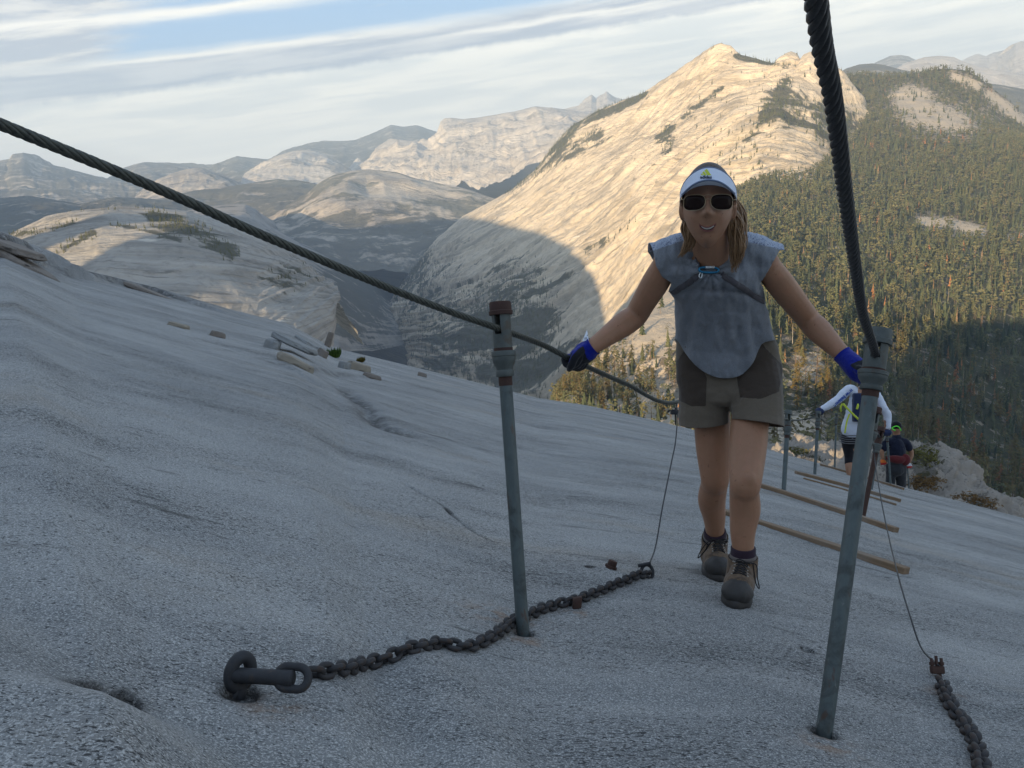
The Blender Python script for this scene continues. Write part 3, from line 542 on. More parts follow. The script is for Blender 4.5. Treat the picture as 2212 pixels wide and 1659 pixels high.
def pine_crown(rs, clumps, w=0.19, z0=0.38, leaf=0):
    v, f = [], []
    for k in range(clumps):
        t = rs.uniform(0, 1); z = z0+(0.97-z0)*t; R = w*(0.35+0.9*math.sin(math.pi*min(1, (1-t)*0.78+0.10)))*rs.uniform(.3, 1.05); a = rs.uniform(0, 6.28)
        c = np.array([R*math.cos(a), R*math.sin(a), z]); s = w*rs.uniform(.24, .42)*(1.35 if clumps < 12 else 1.0); i0 = len(v)
        if leaf:
            for q in range(leaf):
                d = rs.normal(0, 1, 3); d /= np.linalg.norm(d); p = c+d*s*np.array([1, 1, .55])*rs.uniform(.5, 1.0)
                e1 = rs.normal(0, 1, 3); e1 /= np.linalg.norm(e1); e2 = np.cross(e1, d+0.01); e2 /= np.linalg.norm(e2)+1e-9; L = s*rs.uniform(.35, .6)
                n0 = len(v); v += [p-e1*L*.5-e2*L*.28, p+e1*L*.5, p-e1*L*.5+e2*L*.28]; f.append((n0, n0+1, n0+2))
        else:
            n = 5; v.append(c+[0, 0, s*.95]); v.append(c-[0, 0, s*.5])
            for i in range(n): r = s*rs.uniform(.7, 1.2); v.append(c+[r*math.cos(i*1.2566), r*math.sin(i*1.2566), rs.uniform(-.35, .3)*s])
            for i in range(n): j = (i+1) % n; f += [(i0, i0+2+i, i0+2+j), (i0+1, i0+2+j, i0+2+i)]
    return np.array(v), np.array(f)
def fir_leafy(rs, n_br=46, w=0.15, z0=0.13, per=9):
    """crown of many small needle sprays along drooping whorls"""
    v, f = [], []
    for k in range(n_br):
        t = (k+rs.uniform(0, .9))/n_br; z = 1-(1-z0)*t; R = w*(0.10+0.95*t**0.75)*rs.uniform(.65, 1.2); a = rs.uniform(0, 6.28); ca, sa = math.cos(a), math.sin(a)
        for q in range(per):
            u = (q+rs.uniform(.2, 1))/per; r = R*u; p = np.array([ca*r, sa*r, z-0.055*u*u*(0.5+t)-rs.uniform(0, .012)])
            L = (0.016+0.022*t)*rs.uniform(.8, 1.5); wd = L*rs.uniform(.45, .8); b = a+rs.normal(0, .5); cb, sb = math.cos(b), math.sin(b)
            n0 = len(v); v += [p+[-sb*wd-cb*L*.5, cb*wd-sb*L*.5, 0.006], p+[cb*L*1.2, sb*L*1.2, -0.012], p+[sb*wd-cb*L*.5, -cb*wd-sb*L*.5, 0.002], p+[0, 0, -0.018-0.01*t]]
            f += [(n0, n0+1, n0+2), (n0, n0+3, n0+1), (n0+2, n0+1, n0+3)]
    return np.array(v), np.array(f)
def snag(rs):
    v, f = trunk_tris(1.0, 0.013, 5, 0.25); v = [v]; f = [f]; o = len(v[0])
    for k in range(9):
        z = rs.uniform(.25, .95); a = rs.uniform(0, 6.28); L = rs.uniform(.03, .09)*(1.2-z); r = .006
        q = np.array([[0, 0, z-r*1.5], [0, 0, z+r*1.5], [L*math.cos(a), L*math.sin(a), z+rs.uniform(-.02, .02)], [r*math.cos(a+1.57), r*math.sin(a+1.57), z]])
        v.append(q); f.append(np.array([(0, 1, 2), (1, 3, 2), (3, 0, 2)])+o); o += 4
    return np.concatenate(v), np.concatenate(f)

rs = np.random.RandomState(11)
LOW = {}
def with_trunk(c, h, r):
    tv, tf = trunk_tris(h, r, 3); return np.concatenate([c[0], tv]), np.concatenate([c[1], tf+len(c[0])]), np.r_[np.zeros(len(c[0])), np.ones(len(tv))]
LOW['fir'] = [with_trunk(fir_crown(rs, 6, 5, rs.uniform(.12, .17)), 0.5, 0.014) for _ in range(7)]
LOW['pine_far'] = [with_trunk(pine_crown(rs, 9, rs.uniform(.15, .21), rs.uniform(.3, .45)), 0.8, 0.014) for _ in range(5)]
LOW['pine'] = [with_trunk(pine_crown(rs, 24, rs.uniform(.11, .17), rs.uniform(.3, .45)), 0.8, 0.014) for _ in range(7)]
LOW['dead'] = [with_trunk(fir_crown(rs, 4, 4, rs.uniform(.08, .12), 0.25), 0.9, 0.014) for _ in range(4)]
LOW['snag'] = [(lambda q: (q[0], q[1], np.ones(len(q[0]))))(snag(rs)) for _ in range(3)]
LOW['tiny'] = [with_trunk(fir_crown(rs, 3, 4, rs.uniform(.14, .2), 0.1), 0.4, 0.014) for _ in range(5)]
TINT = {'pine_far': [(0.090, 0.094, 0.048), (0.112, 0.106, 0.054), (0.066, 0.074, 0.042)], 'fir': [(0.058, 0.072, 0.042), (0.076, 0.084, 0.046), (0.042, 0.054, 0.036)], 'pine': [(0.090, 0.094, 0.048), (0.112, 0.106, 0.054), (0.066, 0.074, 0.042)], 'dead': [(0.20, 0.125, 0.07), (0.17, 0.12, 0.075), (0.25, 0.125, 0.06)], 'snag': [(0.36, 0.32, 0.27)], 'tiny': [(0.055, 0.065, 0.034), (0.075, 0.08, 0.04)]}

def sample_terrain(name, n, dens):
    Q = TERRAIN[name][1]; nu, nv = Q.shape[:2]; a = Q[:-1, :-1]; e1 = Q[1:, :-1]-a; e2 = Q[:-1, 1:]-a
    ar = np.linalg.norm(np.cross(e1, e2), axis=2).ravel(); idx = rng.choice(len(ar), n, p=ar/ar.sum()); i, j = np.unravel_index(idx, (nu-1, nv-1))
    fu, fv = rng.random((2, n)); p = a[i, j]+e1[i, j]*fu[:, None]+e2[i, j]*fv[:, None]
    front = p@FWD > 20; x, y, d = pix(p); keep = front & (x > -260) & (x < 2480) & (y > -100) & (rng.random(n) < dens(x, y, d)); return p[keep], x[keep], y[keep], d[keep]
def merge_trees(name, items, label):
    vs, fs, ts = [], [], []; o = 0
    for p, kind, h, wd, k in items:
        v, f, tr = LOW[kind][k % len(LOW[kind])]; a = (k*2.399) % 6.283; c, s = math.cos(a), math.sin(a)
        q = np.stack([(v[:, 0]*c-v[:, 1]*s)*h*wd, (v[:, 0]*s+v[:, 1]*c)*h*wd, v[:, 2]*h-0.03*h], 1)+p
        tl = TINT[kind]; tc = np.array(tl[k % len(tl)])*(0.8+0.4*((k*0.618) % 1)); col = np.where(tr[:, None] > .5, np.array([[.30, .26, .21]] if kind == 'snag' else [[.15, .11, .075]]), tc[None])
        vs.append(q); fs.append(f+o); ts.append(col); o += len(v)
    V = np.concatenate(vs); F = np.concatenate(fs); me = np_mesh(name, V, F, [M_TREE], False)
    at = me.attributes.new('tint', 'FLOAT_COLOR', 'POINT'); at.data.foreach_set('color', np.concatenate([np.concatenate(ts), np.ones((len(V), 1))], 1).astype(np.float32).ravel())
    ob = bpy.data.objects.new(name, me); COL.objects.link(ob); tag(ob, kind='stuff', label=label); return ob

def dens_forest(x, y, d):
    s = scrub_forest(x, y, d); k = np.clip((s-0.30)/0.5, 0.05, 1)
    k = np.maximum(k, 0.8*blob(1330, 850, 130, 60, x, y)); return k*np.where(x < 1480, 1.0, 0.8)
pos, px, py, pd = sample_terrain('forest_slope', 46000, dens_forest)
extra = sample_terrain('forest_slope', 220000, lambda x, y, d: 0.32*((x < 1500) & (y > 690))*np.clip(blob(1330, 840, 150, 75, x, y)*1.4, 0, 1)*(0.45+0.55*(vnoise(np.stack([x/22, y/14, x*0], -1)) > -0.1)))
pos, px, py, pd = [np.concatenate([a_, b_]) for a_, b_ in zip((pos, px, py, pd), extra)]
kinds = []; hs = []
for i in range(len(pos)):
    r = rng.random(); k = 'fir' if r < .42 else ('pine' if r < .90 else ('dead' if r < .955 else 'snag'))
    if k == 'dead' and px[i] < 1480 and rng.random() < .5: k = 'pine'
    if k == 'dead' and py[i] < 560 and rng.random() < .6: k = 'fir'
    kinds.append(k); hs.append((rng.uniform(15, 33) if k != 'snag' else rng.uniform(12, 26))*(0.8 if px[i] < 1480 and pd[i] < 1300 else 1.0))
hs = np.array(hs)
# what shows of each tree: skip those below the near crest, rank the rest by their height in the picture
crest_x = [0, 150, 400, 620, 720, 900, 1160, 1460, 1690, 1760, 1840, 1960, 2004, 2053, 2093, 2120, 2167, 2212, 2400]; crest_y = [515, 580, 645, 700, 752, 795, 860, 920, 975, 968, 955, 972, 978, 986, 1030, 1051, 1098, 1120, 1170]
body = lambda x, y: (1440 < x < 1700 and 350 < y < 930) or (1270 < x < 1450 and 560 < y < 740 and y > 560+(1450-x)*0.9) or (x-1690 > 0 and x < 1830 and abs(y-(560+(x-1690)*1.5)) < 70) or (1790 < x < 1930 and 0 < y < 1000 and abs(x-(1762+y*.13)) < 60)
vis = np.array([(-5 < px[i] < 2216) and py[i] < np.interp(px[i], crest_x, crest_y)+8 and not body(px[i], py[i]-0.4*hs[i]*FPX/pd[i]) for i in range(len(pos))])
app = np.where(vis, hs*FPX/pd, 0); order = np.argsort(-app); big = order[:300]; bigset = set(big.tolist())
rest = [i for i in range(len(pos)) if i not in bigset and py[i] < np.interp(px[i], crest_x, crest_y)+260]
merge_trees('forest', [(pos[i], kinds[i] if kinds[i] != 'pine' or pd[i] < 1500 else 'pine_far', hs[i], rng.uniform(0.95, 1.4), int(rng.integers(0, 9999))) for i in rest], 'evergreen forest covering the far wooded slope')

# the trees that show largest are things of their own
VAR = {'fir': [], 'pine': [], 'dead': [], 'snag': []}
def tri_obj_mesh(name, vf, m): return np_mesh(name, vf[0], vf[1], [m], False)
for i in range(6): VAR['fir'].append((tri_obj_mesh('crown', fir_leafy(rs, int(rs.randint(40, 54)), rs.uniform(.12, .17), rs.uniform(.08, .2)), M_GREEN if i % 2 else M_OLIVE), tri_obj_mesh('trunk', trunk_tris(0.97, 0.016, 7, .12), M_BARK)))
for i in range(6): VAR['pine'].append((tri_obj_mesh('crown', pine_crown(rs, int(rs.randint(20, 32)), rs.uniform(.15, .2), rs.uniform(.28, .45), 15), M_OLIVE if i % 3 else M_GREEN), tri_obj_mesh('trunk', trunk_tris(0.92, 0.016, 7, .2), M_BARK)))
for i in range(3): VAR['dead'].append((tri_obj_mesh('crown', fir_leafy(rs, 34, rs.uniform(.085, .12), .16, 6), M_DEAD), tri_obj_mesh('trunk', trunk_tris(0.97, 0.015, 7, .12), M_BARK)))
for i in range(3):
    sg = snag(rs); VAR['snag'].append((tri_obj_mesh('crown', (sg[0], sg[1][10:]), M_SNAG), tri_obj_mesh('trunk', trunk_tris(1.0, 0.014, 7, .25), M_SNAG)))  # the crown mesh here holds only the snag's bare branches
KN = {'fir': ('conifer', 'spire-shaped green conifer'), 'pine': ('pine_tree', 'broad-crowned olive green pine'), 'dead': ('dead_conifer', 'reddish brown dead conifer'), 'snag': ('bare_snag', 'pale bare dead trunk')}
def zone(x, y):
    if x < 1470: return 'on the sunlit rocky ridge under the left cable'
    if x < 1850 and y > 690: return 'on the slope between the smiling hiker and the right pole'
    return 'on the wooded slope right of the thick right cable'
for c, i in enumerate(big):
    k = kinds[i]; nm, lb = KN[k]; z = zone(px[i], py[i]); o = empty(nm, pos[i], lb+' '+z, 'tree', lb+'s '+z)
    o.matrix_world = Matrix.Translation(Vector(pos[i]-np.array([0, 0, .02*hs[i]])))@Matrix.Rotation(c*2.4, 4, 'Z')@Matrix.Diagonal((hs[i]*rng.uniform(1.15, 1.5), hs[i]*rng.uniform(1.15, 1.5), hs[i], 1))
    cm, tm = VAR[k][c % len(VAR[k])]
    for nn, me in (('crown', cm), ('trunk', tm)):
        q = bpy.data.objects.new(nn, me); COL.objects.link(q); q.parent = o
# thin woods on the bare mountain, the dome and the far ridge lines
def masked(fn, lo, hi): return lambda x, y, d: np.clip((fn(x, y, d)-lo)/(hi-lo), 0, 1)
items = []
def scatter(name, n, dens, h0, h1, kind='tiny'):
    p, x, y, d = sample_terrain(name, n, dens)
    for q in p: items.append((q, kind, rng.uniform(h0, h1), rng.uniform(.9, 1.3), int(rng.integers(0, 9999))))
def dens_big(x, y, d): 
    s = np.clip((scrub_shade_big(x, y, d)-.55)/.4, 0, 1); s += 0.12*blob(1640, 330, 90, 40, x, y)+0.10*blob(1560, 290, 50, 40, x, y)+0.03*(x > 1500); return s
scatter('mountain', 42000, dens_big, 14, 26)
scatter('granite_dome', 9000, masked(scrub_dome, .42, .95), 4, 9)
merge_trees('mountain_woods', items, 'small dark conifers scattered over the bare granite heights')

# low shrubs on the rocky shoulder and bushes rooted on the slab
def bush_mesh(seed, n=420, flat=.6, leaf=.09):
    r = np.random.RandomState(seed); v, f = [], []
    for k in range(n):
        d = r.normal(0, 1, 3); d /= np.linalg.norm(d); d[2] = abs(d[2]); rad = (r.uniform(.35, 1)**.5)*(1+0.25*math.sin(3*math.atan2(d[1], d[0])+seed)); p = d*rad*np.array([1, 1, flat])
        e = r.normal(0, 1, (2, 3)); e /= np.linalg.norm(e, axis=1)[:, None]; L = leaf*r.uniform(.7, 1.5); n0 = len(v); v += [p-e[0]*L, p+e[0]*L+e[1]*L*.3, p+e[1]*L]; f.append((n0, n0+1, n0+2))
    return np.array(v), np.array(f)
def on_terrain(name, x, y):
    Q = TERRAIN[name][1]; xx, yy, dd = pix(Q.reshape(-1, 3)); ok = dd > 1; i = np.argmin(np.where(ok, (xx-x)**2+(yy-y)**2+0.05*np.maximum(0, dd-400), 1e18)); return Q.reshape(-1, 3)[i]
M_SHRUB2 = mat_needles('dry_shrub_leaves', False, (0.095, 0.065, 0.03))
SHR = [(1703, 975, 2.6, 0, 'pale sunlit shrub left of the second left cable pole'), (1740, 985, 3.4, 0, 'broad low sunlit shrub between two left cable poles'), (1776, 966, 2.0, 0, 'small shrub on the sunlit rock top beside a cable pole'),
       (1970, 1050, 4.2, 1, 'dark olive bush at the foot of the cable poles'), (1952, 975, 4.0, 0, 'green brush on the rock beside the man in dark shirt'), (1978, 990, 5.0, 0, 'long green brush strip across the shaded rocks'),
       (1992, 1022, 3.4, 1, 'brownish shrub in a cleft of the shaded rocks'), (2000, 1044, 3.0, 1, 'lower brownish shrub in the same rock cleft'), (2098, 1090, 4.0, 1, 'rust-tinged bush at the right foot of the shaded rocks'), (1932, 962, 3, 0, 'bush behind the head height of the dark shirt man')]
for k, (x, y, r, dry, lb) in enumerate(SHR):
    p = on_terrain('rocky_shoulder', x, y); me = np_mesh('shrub', *bush_mesh(20+k, 520, .55), [M_SHRUB2 if dry else M_SHRUB], False)
    o = bpy.data.objects.new('shrub', me); COL.objects.link(o); o.location = p; o.scale = (r*1.25, r, r*.8); tag(o, lb, 'shrub', 'shrubs on the rocky shoulder')

# ------------------------------------------------------------------ mesh builder for the made things
def nrm(v): v = np.asarray(v, float); return v/(np.linalg.norm(v)+1e-12)
def frame(z, hint=(0, 0, 1)):
    z = nrm(z); x = np.cross(hint, z)
    if np.linalg.norm(x) < 1e-4: x = np.cross((1, 0, 0), z)
    x = nrm(x); return np.stack([x, np.cross(z, x), z], 1)
def crom(pts, n):
    p = np.asarray(pts, float); p = np.concatenate([[2*p[0]-p[1]], p, [2*p[-1]-p[-2]]]); out = []
    for i in range(1, len(p)-2):
        for t in np.linspace(0, 1, n, endpoint=False):
            a, b, c, d = p[i-1:i+3]; out.append(0.5*((2*b)+(-a+c)*t+(2*a-5*b+4*c-d)*t*t+(-a+3*b-3*c+d)*t**3))
    out.append(p[-2]); return np.array(out)
def by_len(pts, step):
    s = np.r_[0, np.cumsum(np.linalg.norm(np.diff(pts, axis=0), axis=1))]; n = max(2, int(s[-1]/step)+1); u = np.linspace(0, s[-1], n)
    return np.stack([np.interp(u, s, pts[:, k]) for k in range(pts.shape[1])], 1)
class MB:
    def __init__(s): s.v = []; s.f = []; s.m = []
    def add(s, v, f, m=0):
        o = len(s.v); s.v += [tuple(map(float, q)) for q in v]; s.f += [tuple(int(i)+o for i in q) for q in f]; s.m += [m]*len(f); return s
    def rings(s, R, m=0, caps=True, closed=False):
        R = np.asarray(R); k, n = R.shape[:2]; f = []
        for i in range(k-1+(1 if closed else 0)):
            a, b = i*n, ((i+1) % k)*n
            for j in range(n): q = (j+1) % n; f.append((a+j, a+q, b+q, b+j))
        if caps and not closed: f.append(tuple(range(n))[::-1]); f.append(tuple((k-1)*n+j for j in range(n)))
        return s.add(R.reshape(-1, 3), f, m)
    def tube(s, pts, r, n=10, m=0, caps=True, closed=False):
        pts = np.asarray(pts, float); k = len(pts); rr = np.broadcast_to(np.asarray(r, float), (k,))
        T = np.gradient(pts, axis=0) if not closed else np.roll(pts, -1, 0)-np.roll(pts, 1, 0); x = frame(T[0])[:, 0]; R = []
        for i in range(k):
            t = nrm(T[i]); x = nrm(x-t*(x@t)); y = np.cross(t, x); a = np.arange(n)*2*np.pi/n
            R.append(pts[i]+rr[i]*(np.cos(a)[:, None]*x+np.sin(a)[:, None]*y))
        return s.rings(R, m, caps, closed)
    def lathe(s, prof, o, ax, n=20, m=0, caps=True, hint=(0, 0, 1), ph=0.0):
        F = frame(ax, hint); a = np.arange(n)*2*np.pi/n+ph
        return s.rings([np.asarray(o)+F[:, 2]*z+r*(np.cos(a)[:, None]*F[:, 0]+np.sin(a)[:, None]*F[:, 1]) for r, z in prof], m, caps)
    def box(s, c, F, dx, dy, dz, m=0):
        F = np.asarray(F); v = [np.asarray(c)+F[:, 0]*dx*a+F[:, 1]*dy*b+F[:, 2]*dz*e for a in (-.5, .5) for b in (-.5, .5) for e in (-.5, .5)]
        return s.add(v, [(0, 1, 3, 2), (4, 6, 7, 5), (0, 4, 5, 1), (2, 3, 7, 6), (0, 2, 6, 4), (1, 5, 7, 3)], m)
    def ell(s, c, F, rx, ry, rz, n=16, k=10, m=0):
        F = np.asarray(F); R = []
        for i in range(k+1):
            t = math.pi*(i/k); t = min(max(t, 0.02), math.pi-0.02); a = np.arange(n)*2*np.pi/n
            R.append(np.asarray(c)+math.cos(t)*rz*F[:, 2]+math.sin(t)*(np.cos(a)[:, None]*rx*F[:, 0]+np.sin(a)[:, None]*ry*F[:, 1]))
        return s.rings(R[::-1], m)
    def mesh(s, name, mats, smooth=True):
        me = bpy.data.meshes.new(name); me.from_pydata(s.v, [], s.f)
        for q in (mats if isinstance(mats, (list, tuple)) else [mats]): me.materials.append(q)
        me.polygons.foreach_set('material_index', s.m); me.polygons.foreach_set('use_smooth', [smooth]*len(s.f)); me.update(); return me
    def build(s, name, mats, parent=None, smooth=True, bevel=0.0, sub=0, auto=False):
        o = bpy.data.objects.new(name, s.mesh(name, mats, smooth)); link(o, parent)
        if bevel: b = o.modifiers.new('bevel', 'BEVEL'); b.width = bevel; b.segments = 2; b.limit_method = 'ANGLE'; b.angle_limit = 0.6
        if sub: q = o.modifiers.new('sub', 'SUBSURF'); q.levels = sub; q.render_levels = sub
        if auto:
            for p in o.data.polygons: p.use_smooth = True
            o.data.set_sharp_from_angle(angle=0.7)
        return o
def simple(name, col, rough=0.6, metal=0.0, var=0.25, scale=30.0, bump=0.0, col2=None, thr=(0.5, 0.65), spec=0.4, sheen=0.0, det=4):
    m, t, b = material(name); ob = t.new('ShaderNodeTexCoord').outputs['Object']; n = t.noise(ob, scale, det, 0.6)
    c = t.mix(n, tuple(q*(1-var) for q in col), tuple(min(1, q*(1+var)) for q in col))
    if col2: c = t.mix(t.smooth(t.noise(ob, scale*0.45, 5, 0.65, 0.3), *thr), c, col2)
    t.link(c, b.inputs['Base Color']); b.inputs['Roughness'].default_value = rough; b.inputs['Metallic'].default_value = metal; b.inputs['Specular IOR Level'].default_value = spec
    if sheen: b.inputs['Sheen Weight'].default_value = sheen
    if bump: bp = t.new('ShaderNodeBump', i_Strength=0.6, i_Distance=bump); t.link(t.noise(ob, scale*2, 5, 0.65), bp.inputs['Height']); t.link(bp.outputs[0], b.inputs['Normal'])
    return m
def mat_pipe():
    m, t, b = material('galvanised_pipe'); ob = t.new('ShaderNodeTexCoord').outputs['Object']; st = t.noise(t.mapping(ob, (120, 120, 3.0)), 1.0, 4, .65); pt = t.noise(ob, 16, 5, .65, .4); sc2 = t.noise(t.mapping(ob, (60, 60, 14)), 1.0, 5, .7)
    c = t.mix(st, (0.060, 0.080, 0.084), (0.110, 0.135, 0.136)); c = t.mix(t.math('MULTIPLY', t.smooth(pt, .50, .66), .7), c, (0.048, 0.054, 0.052)); c = t.mix(t.math('MULTIPLY', t.smooth(sc2, .62, .70), .8), c, (0.17, 0.185, 0.18)); c = t.mix(t.math('MULTIPLY', t.smooth(t.noise(t.mapping(ob, (30, 30, 5), loc=(3, 1, 2)), 1.0, 5, .65), .60, .70), .75), c, (0.085, 0.045, 0.030))
    t.link(c, b.inputs['Base Color']); b.inputs['Metallic'].default_value = .3; t.link(t.ramp(pt, [(0.3, .42), (.7, .7)]), b.inputs['Roughness']); bp = t.new('ShaderNodeBump', i_Strength=.5, i_Distance=.0012); t.link(t.math('ADD', pt, t.math('MULTIPLY', st, .4)), bp.inputs['Height']); t.link(bp.outputs[0], b.inputs['Normal']); return m
M_GALV = mat_pipe()
M_GALV2 = simple('galvanised_fitting', (0.085, 0.098, 0.095), 0.6, 0.3, 0.35, 45.0, 0.0015, (0.085, 0.075, 0.06), (0.52, 0.68))
M_RUST = simple('rusted_steel', (0.062, 0.034, 0.026), 0.85, 0.1, 0.45, 60.0, 0.0015, (0.055, 0.03, 0.025), (0.48, 0.62))
M_CHAIN = simple('weathered_chain_steel', (0.045, 0.043, 0.045), 0.7, 0.3, 0.4, 50.0, 0.0015, (0.060, 0.042, 0.034), (0.52, 0.66))
M_IRON = simple('dark_forged_iron', (0.035, 0.036, 0.040), 0.7, 0.2, 0.35, 40.0, 0.0015, (0.085, 0.06, 0.045), (0.55, 0.7))
M_ROPE = simple('greasy_wire_rope', (0.040, 0.040, 0.042), 0.55, 0.45, 0.5, 160.0, 0.0006, (0.085, 0.085, 0.075), (0.55, 0.7))
M_ROPE2 = simple('weathered_wire_rope', (0.075, 0.08, 0.068), 0.55, 0.4, 0.4, 160.0, 0.0006, (0.04, 0.042, 0.038), (0.5, 0.65))
def mat_wood():
    m, t, b = material('weathered_plank'); ob = t.new('ShaderNodeTexCoord').outputs['Object']
    g = t.noise(t.mapping(ob, (2.5, 60, 60)), 1.0, 5, 0.6, 0.5); w = t.noise(ob, 5.0, 3, 0.5)
    c = t.mix(g, (0.105, 0.066, 0.040), (0.27, 0.18, 0.105)); c = t.mix(t.math('MULTIPLY', t.smooth(w, .45, .7), .5), c, (0.20, 0.17, 0.14))
    t.link(c, b.inputs['Base Color']); b.inputs['Roughness'].default_value = 0.85
    bp = t.new('ShaderNodeBump', i_Strength=0.6, i_Distance=0.004); t.link(g, bp.inputs['Height']); t.link(bp.outputs[0], b.inputs['Normal']); return m
M_WOOD = mat_wood()

# ------------------------------------------------------------------ the pipe posts that carry the cables
def make_post(base, top, label, group=None, cap=M_RUST, pipe=M_GALV, fit=M_GALV2, slot_dir=None, kk=1.0, name='cable_post'):
    base = np.asarray(base); top = np.asarray(top); ax = nrm(top-base); L = np.linalg.norm(top-base); t = empty(name, base, label, 'post', group)
    zc = lambda h: h if h <= .034 else .034+(h-.034)*kk
    q = lambda h: base+ax*h
    MB().lathe([(.0167, -.04), (.0167, L-zc(.19))], base, ax, 20).build('pipe', pipe, t, auto=True)
    MB().lathe([(.0172, L-zc(.215)), (.0178, L-zc(.212)), (.0178, L-zc(.19))], base, ax, 20).build('rust_ring', M_RUST, t, auto=True)
    pr = [(.0225, L-zc(.192)), (.0235, L-zc(.190)), (.0235, L-zc(.178)), (.0215, L-zc(.175)), (.0225, L-zc(.168)), (.0285, L-zc(.155)), (.0300, L-zc(.148)), (.0300, L-zc(.140)), (.0315, L-zc(.139)), (.0315, L-zc(.128)), (.0300, L-zc(.126)), (.0245, L-zc(.126))]
    MB().lathe(pr, base, ax, 26).build('coupling', fit, t, auto=True)
    MB().lathe([(.0246, L-zc(.132)), (.0246, L-zc(.118))], base, ax, 24, caps=False).build('rust_ring', M_RUST, t, auto=True)
    # slotted head: two prongs above a closed collar
    h = MB(); h.lathe([(.0241, L-zc(.126)), (.0241, L-zc(.083)), (.0195, L-zc(.083))], base, ax, 28, caps=True)
    sd = nrm(slot_dir if slot_dir is not None else FWD); sd = nrm(sd-ax*(sd@ax)); side = np.cross(ax, sd)
    for sgn in (1, -1):
        R = []
        for z in (L-zc(.084), L-zc(.06), L-zc(.03)):
            ha = math.radians(20 if z > L-zc(.08) else 24); a = np.linspace(ha, math.pi-ha, 11); ring = [q(z)+.0241*(math.cos(x)*sd+sgn*math.sin(x)*side) for x in a]+[q(z)+.0190*(math.cos(x)*sd+sgn*math.sin(x)*side) for x in a[::-1]]
            R.append(ring if sgn > 0 else ring[::-1])
        h.rings(R)
    h.build('slotted_head', fit if pipe is not M_RUST else M_RUST, t, auto=True)
    pr = [(.0270, L-zc(.034)), (.0305, L-zc(.033)), (.0310, L-zc(.024)), (.0285, L-zc(.022)), (.0285, L-zc(.004)), (.0265, L)]
    MB().lathe(pr, base, ax, 10 if cap is not M_RUST else 22).build('cap', cap, t, auto=True)
    return t, top-ax*zc(.072)
POLE_G = 'slotted pipe posts carrying the cables'
L1b = ghit(1130, 1368); R1b = ghit(1780, 1583)
L1t = P(1080, 652, 2.27); R1t = P(1899, 711, 1.90)
sl_dir = nrm(P(1605, 840, 5.2)-P(0, 268, 1.2))
_, cL1 = make_post(L1b, L1t, 'nearest left pipe post with rusty cap, standing in the chain', POLE_G, M_RUST, slot_dir=sl_dir)
_, cR1 = make_post(R1b, R1t, 'nearest right pipe post with grey cap, in front of the blue glove', POLE_G, M_GALV2, kk=.63, slot_dir=nrm(P(1893, 890, 4.9)-P(1863, 678, 1.57)))
PDIR = nrm(L1t-L1b)
def post_at(bx, by, tx, ty, label, **k):
    b = ghit(bx, by); d = b@FWD; return make_post(b, P(tx, ty, d+.12), label, POLE_G, **k)
b_ = ghit(1612, 1124); _, cLb = make_post(b_, b_+PDIR*.84, 'left pipe post hidden behind the smiling hiker', POLE_G, M_GALV2)
_, cRb = post_at(1828, 1192, 1893, 880, 'brown-topped pipe post half hidden behind the nearest right post', cap=M_RUST)
_, cL2 = post_at(1693, 1060, 1703, 886, 'left pipe post standing on the second plank beside the hiker', cap=M_GALV2)
_, cR2 = post_at(1864, 1117, 1903, 922, 'rust-brown pipe post on the right end of the second plank', pipe=M_RUST, cap=M_RUST)
_, cL3 = post_at(1760, 1024, 1768, 888, 'left pipe post under the blue glove of the white-shirted hiker', cap=M_GALV2)
_, cR3 = post_at(1882, 1057, 1904, 925, 'thin grey pipe post right behind the rust-brown post', cap=M_GALV2)
_, cL4 = post_at(1803, 1010, 1807, 892, 'left pipe post in front of the sunlit rock patch', cap=M_GALV2)
def post_down(tx, ty, d, label, **k):
    t = P(tx, ty, d); n = PDIR; b = t-n*1.0; zz = float(ground_z(b[0], b[1])); h = max(.75, min(1.6, (t[2]-zz)/n[2])); return make_post(t-n*h, t, label, POLE_G, **k)
_, cL5 = post_down(1832, 905, 16.5, 'left pipe post behind the black leggings of the white-shirted hiker', cap=M_GALV2)
_, cR4 = post_down(1915, 926, 14.0, 'pale pipe post left of the man in dark shirt', cap=M_GALV2)
_, cR5 = post_down(1922, 957, 16.5, 'shorter pale pipe post touching the dark-shirted man', cap=M_GALV2)
_, cR6 = post_down(1942, 977, 19.0, 'pipe post in front of the legs of the dark-shirted man', cap=M_GALV2)
_, cR7 = post_down(1959, 993, 21.0, 'pipe post below the right hand of the dark-shirted man', cap=M_RUST)

# ------------------------------------------------------------------ wire ropes
def rope(name, pts, R, label, cat, mat, strands=6, pitch=.115, n=7):
    c = by_len(crom(pts, 40), pitch/12); L = np.r_[0, np.cumsum(np.linalg.norm(np.diff(c, axis=0), axis=1))]
    T = np.gradient(c, axis=0); T /= np.linalg.norm(T, axis=1)[:, None]; X = np.cross(T, (0, 0, 1.)); X /= np.linalg.norm(X, axis=1)[:, None]; Y = np.cross(T, X); m = MB()
    for k in range(strands):
        a = L*2*np.pi/pitch+k*2*np.pi/strands; m.tube(c+R*.60*(np.cos(a)[:, None]*X+np.sin(a)[:, None]*Y), R*.42, n)
    m.tube(c, R*.4, 6)
    o = m.build(name, mat); tag(o, label, cat); return o
HL = P(1240, 779, 2.72); HR = P(1876, 824, 2.60)
left_pts = [P(-780, -55, .76), P(-300, 148, 1.02), P(0, 268, 1.20), P(365, 418, 1.43), P(600, 522, 1.63), P(900, 646, 1.99), cL1, P(1170, 744, 2.58), HL, P(1350, 828, 3.22), P(1460, 869, 3.85), cLb, P(1660, 893, 6.4), cL2, P(1730, 907, 9.3), cL3, P(1786, 912, 13.5), cL4, P(1818, 915, 16.8), cL5, P(1842, 935, 20)]
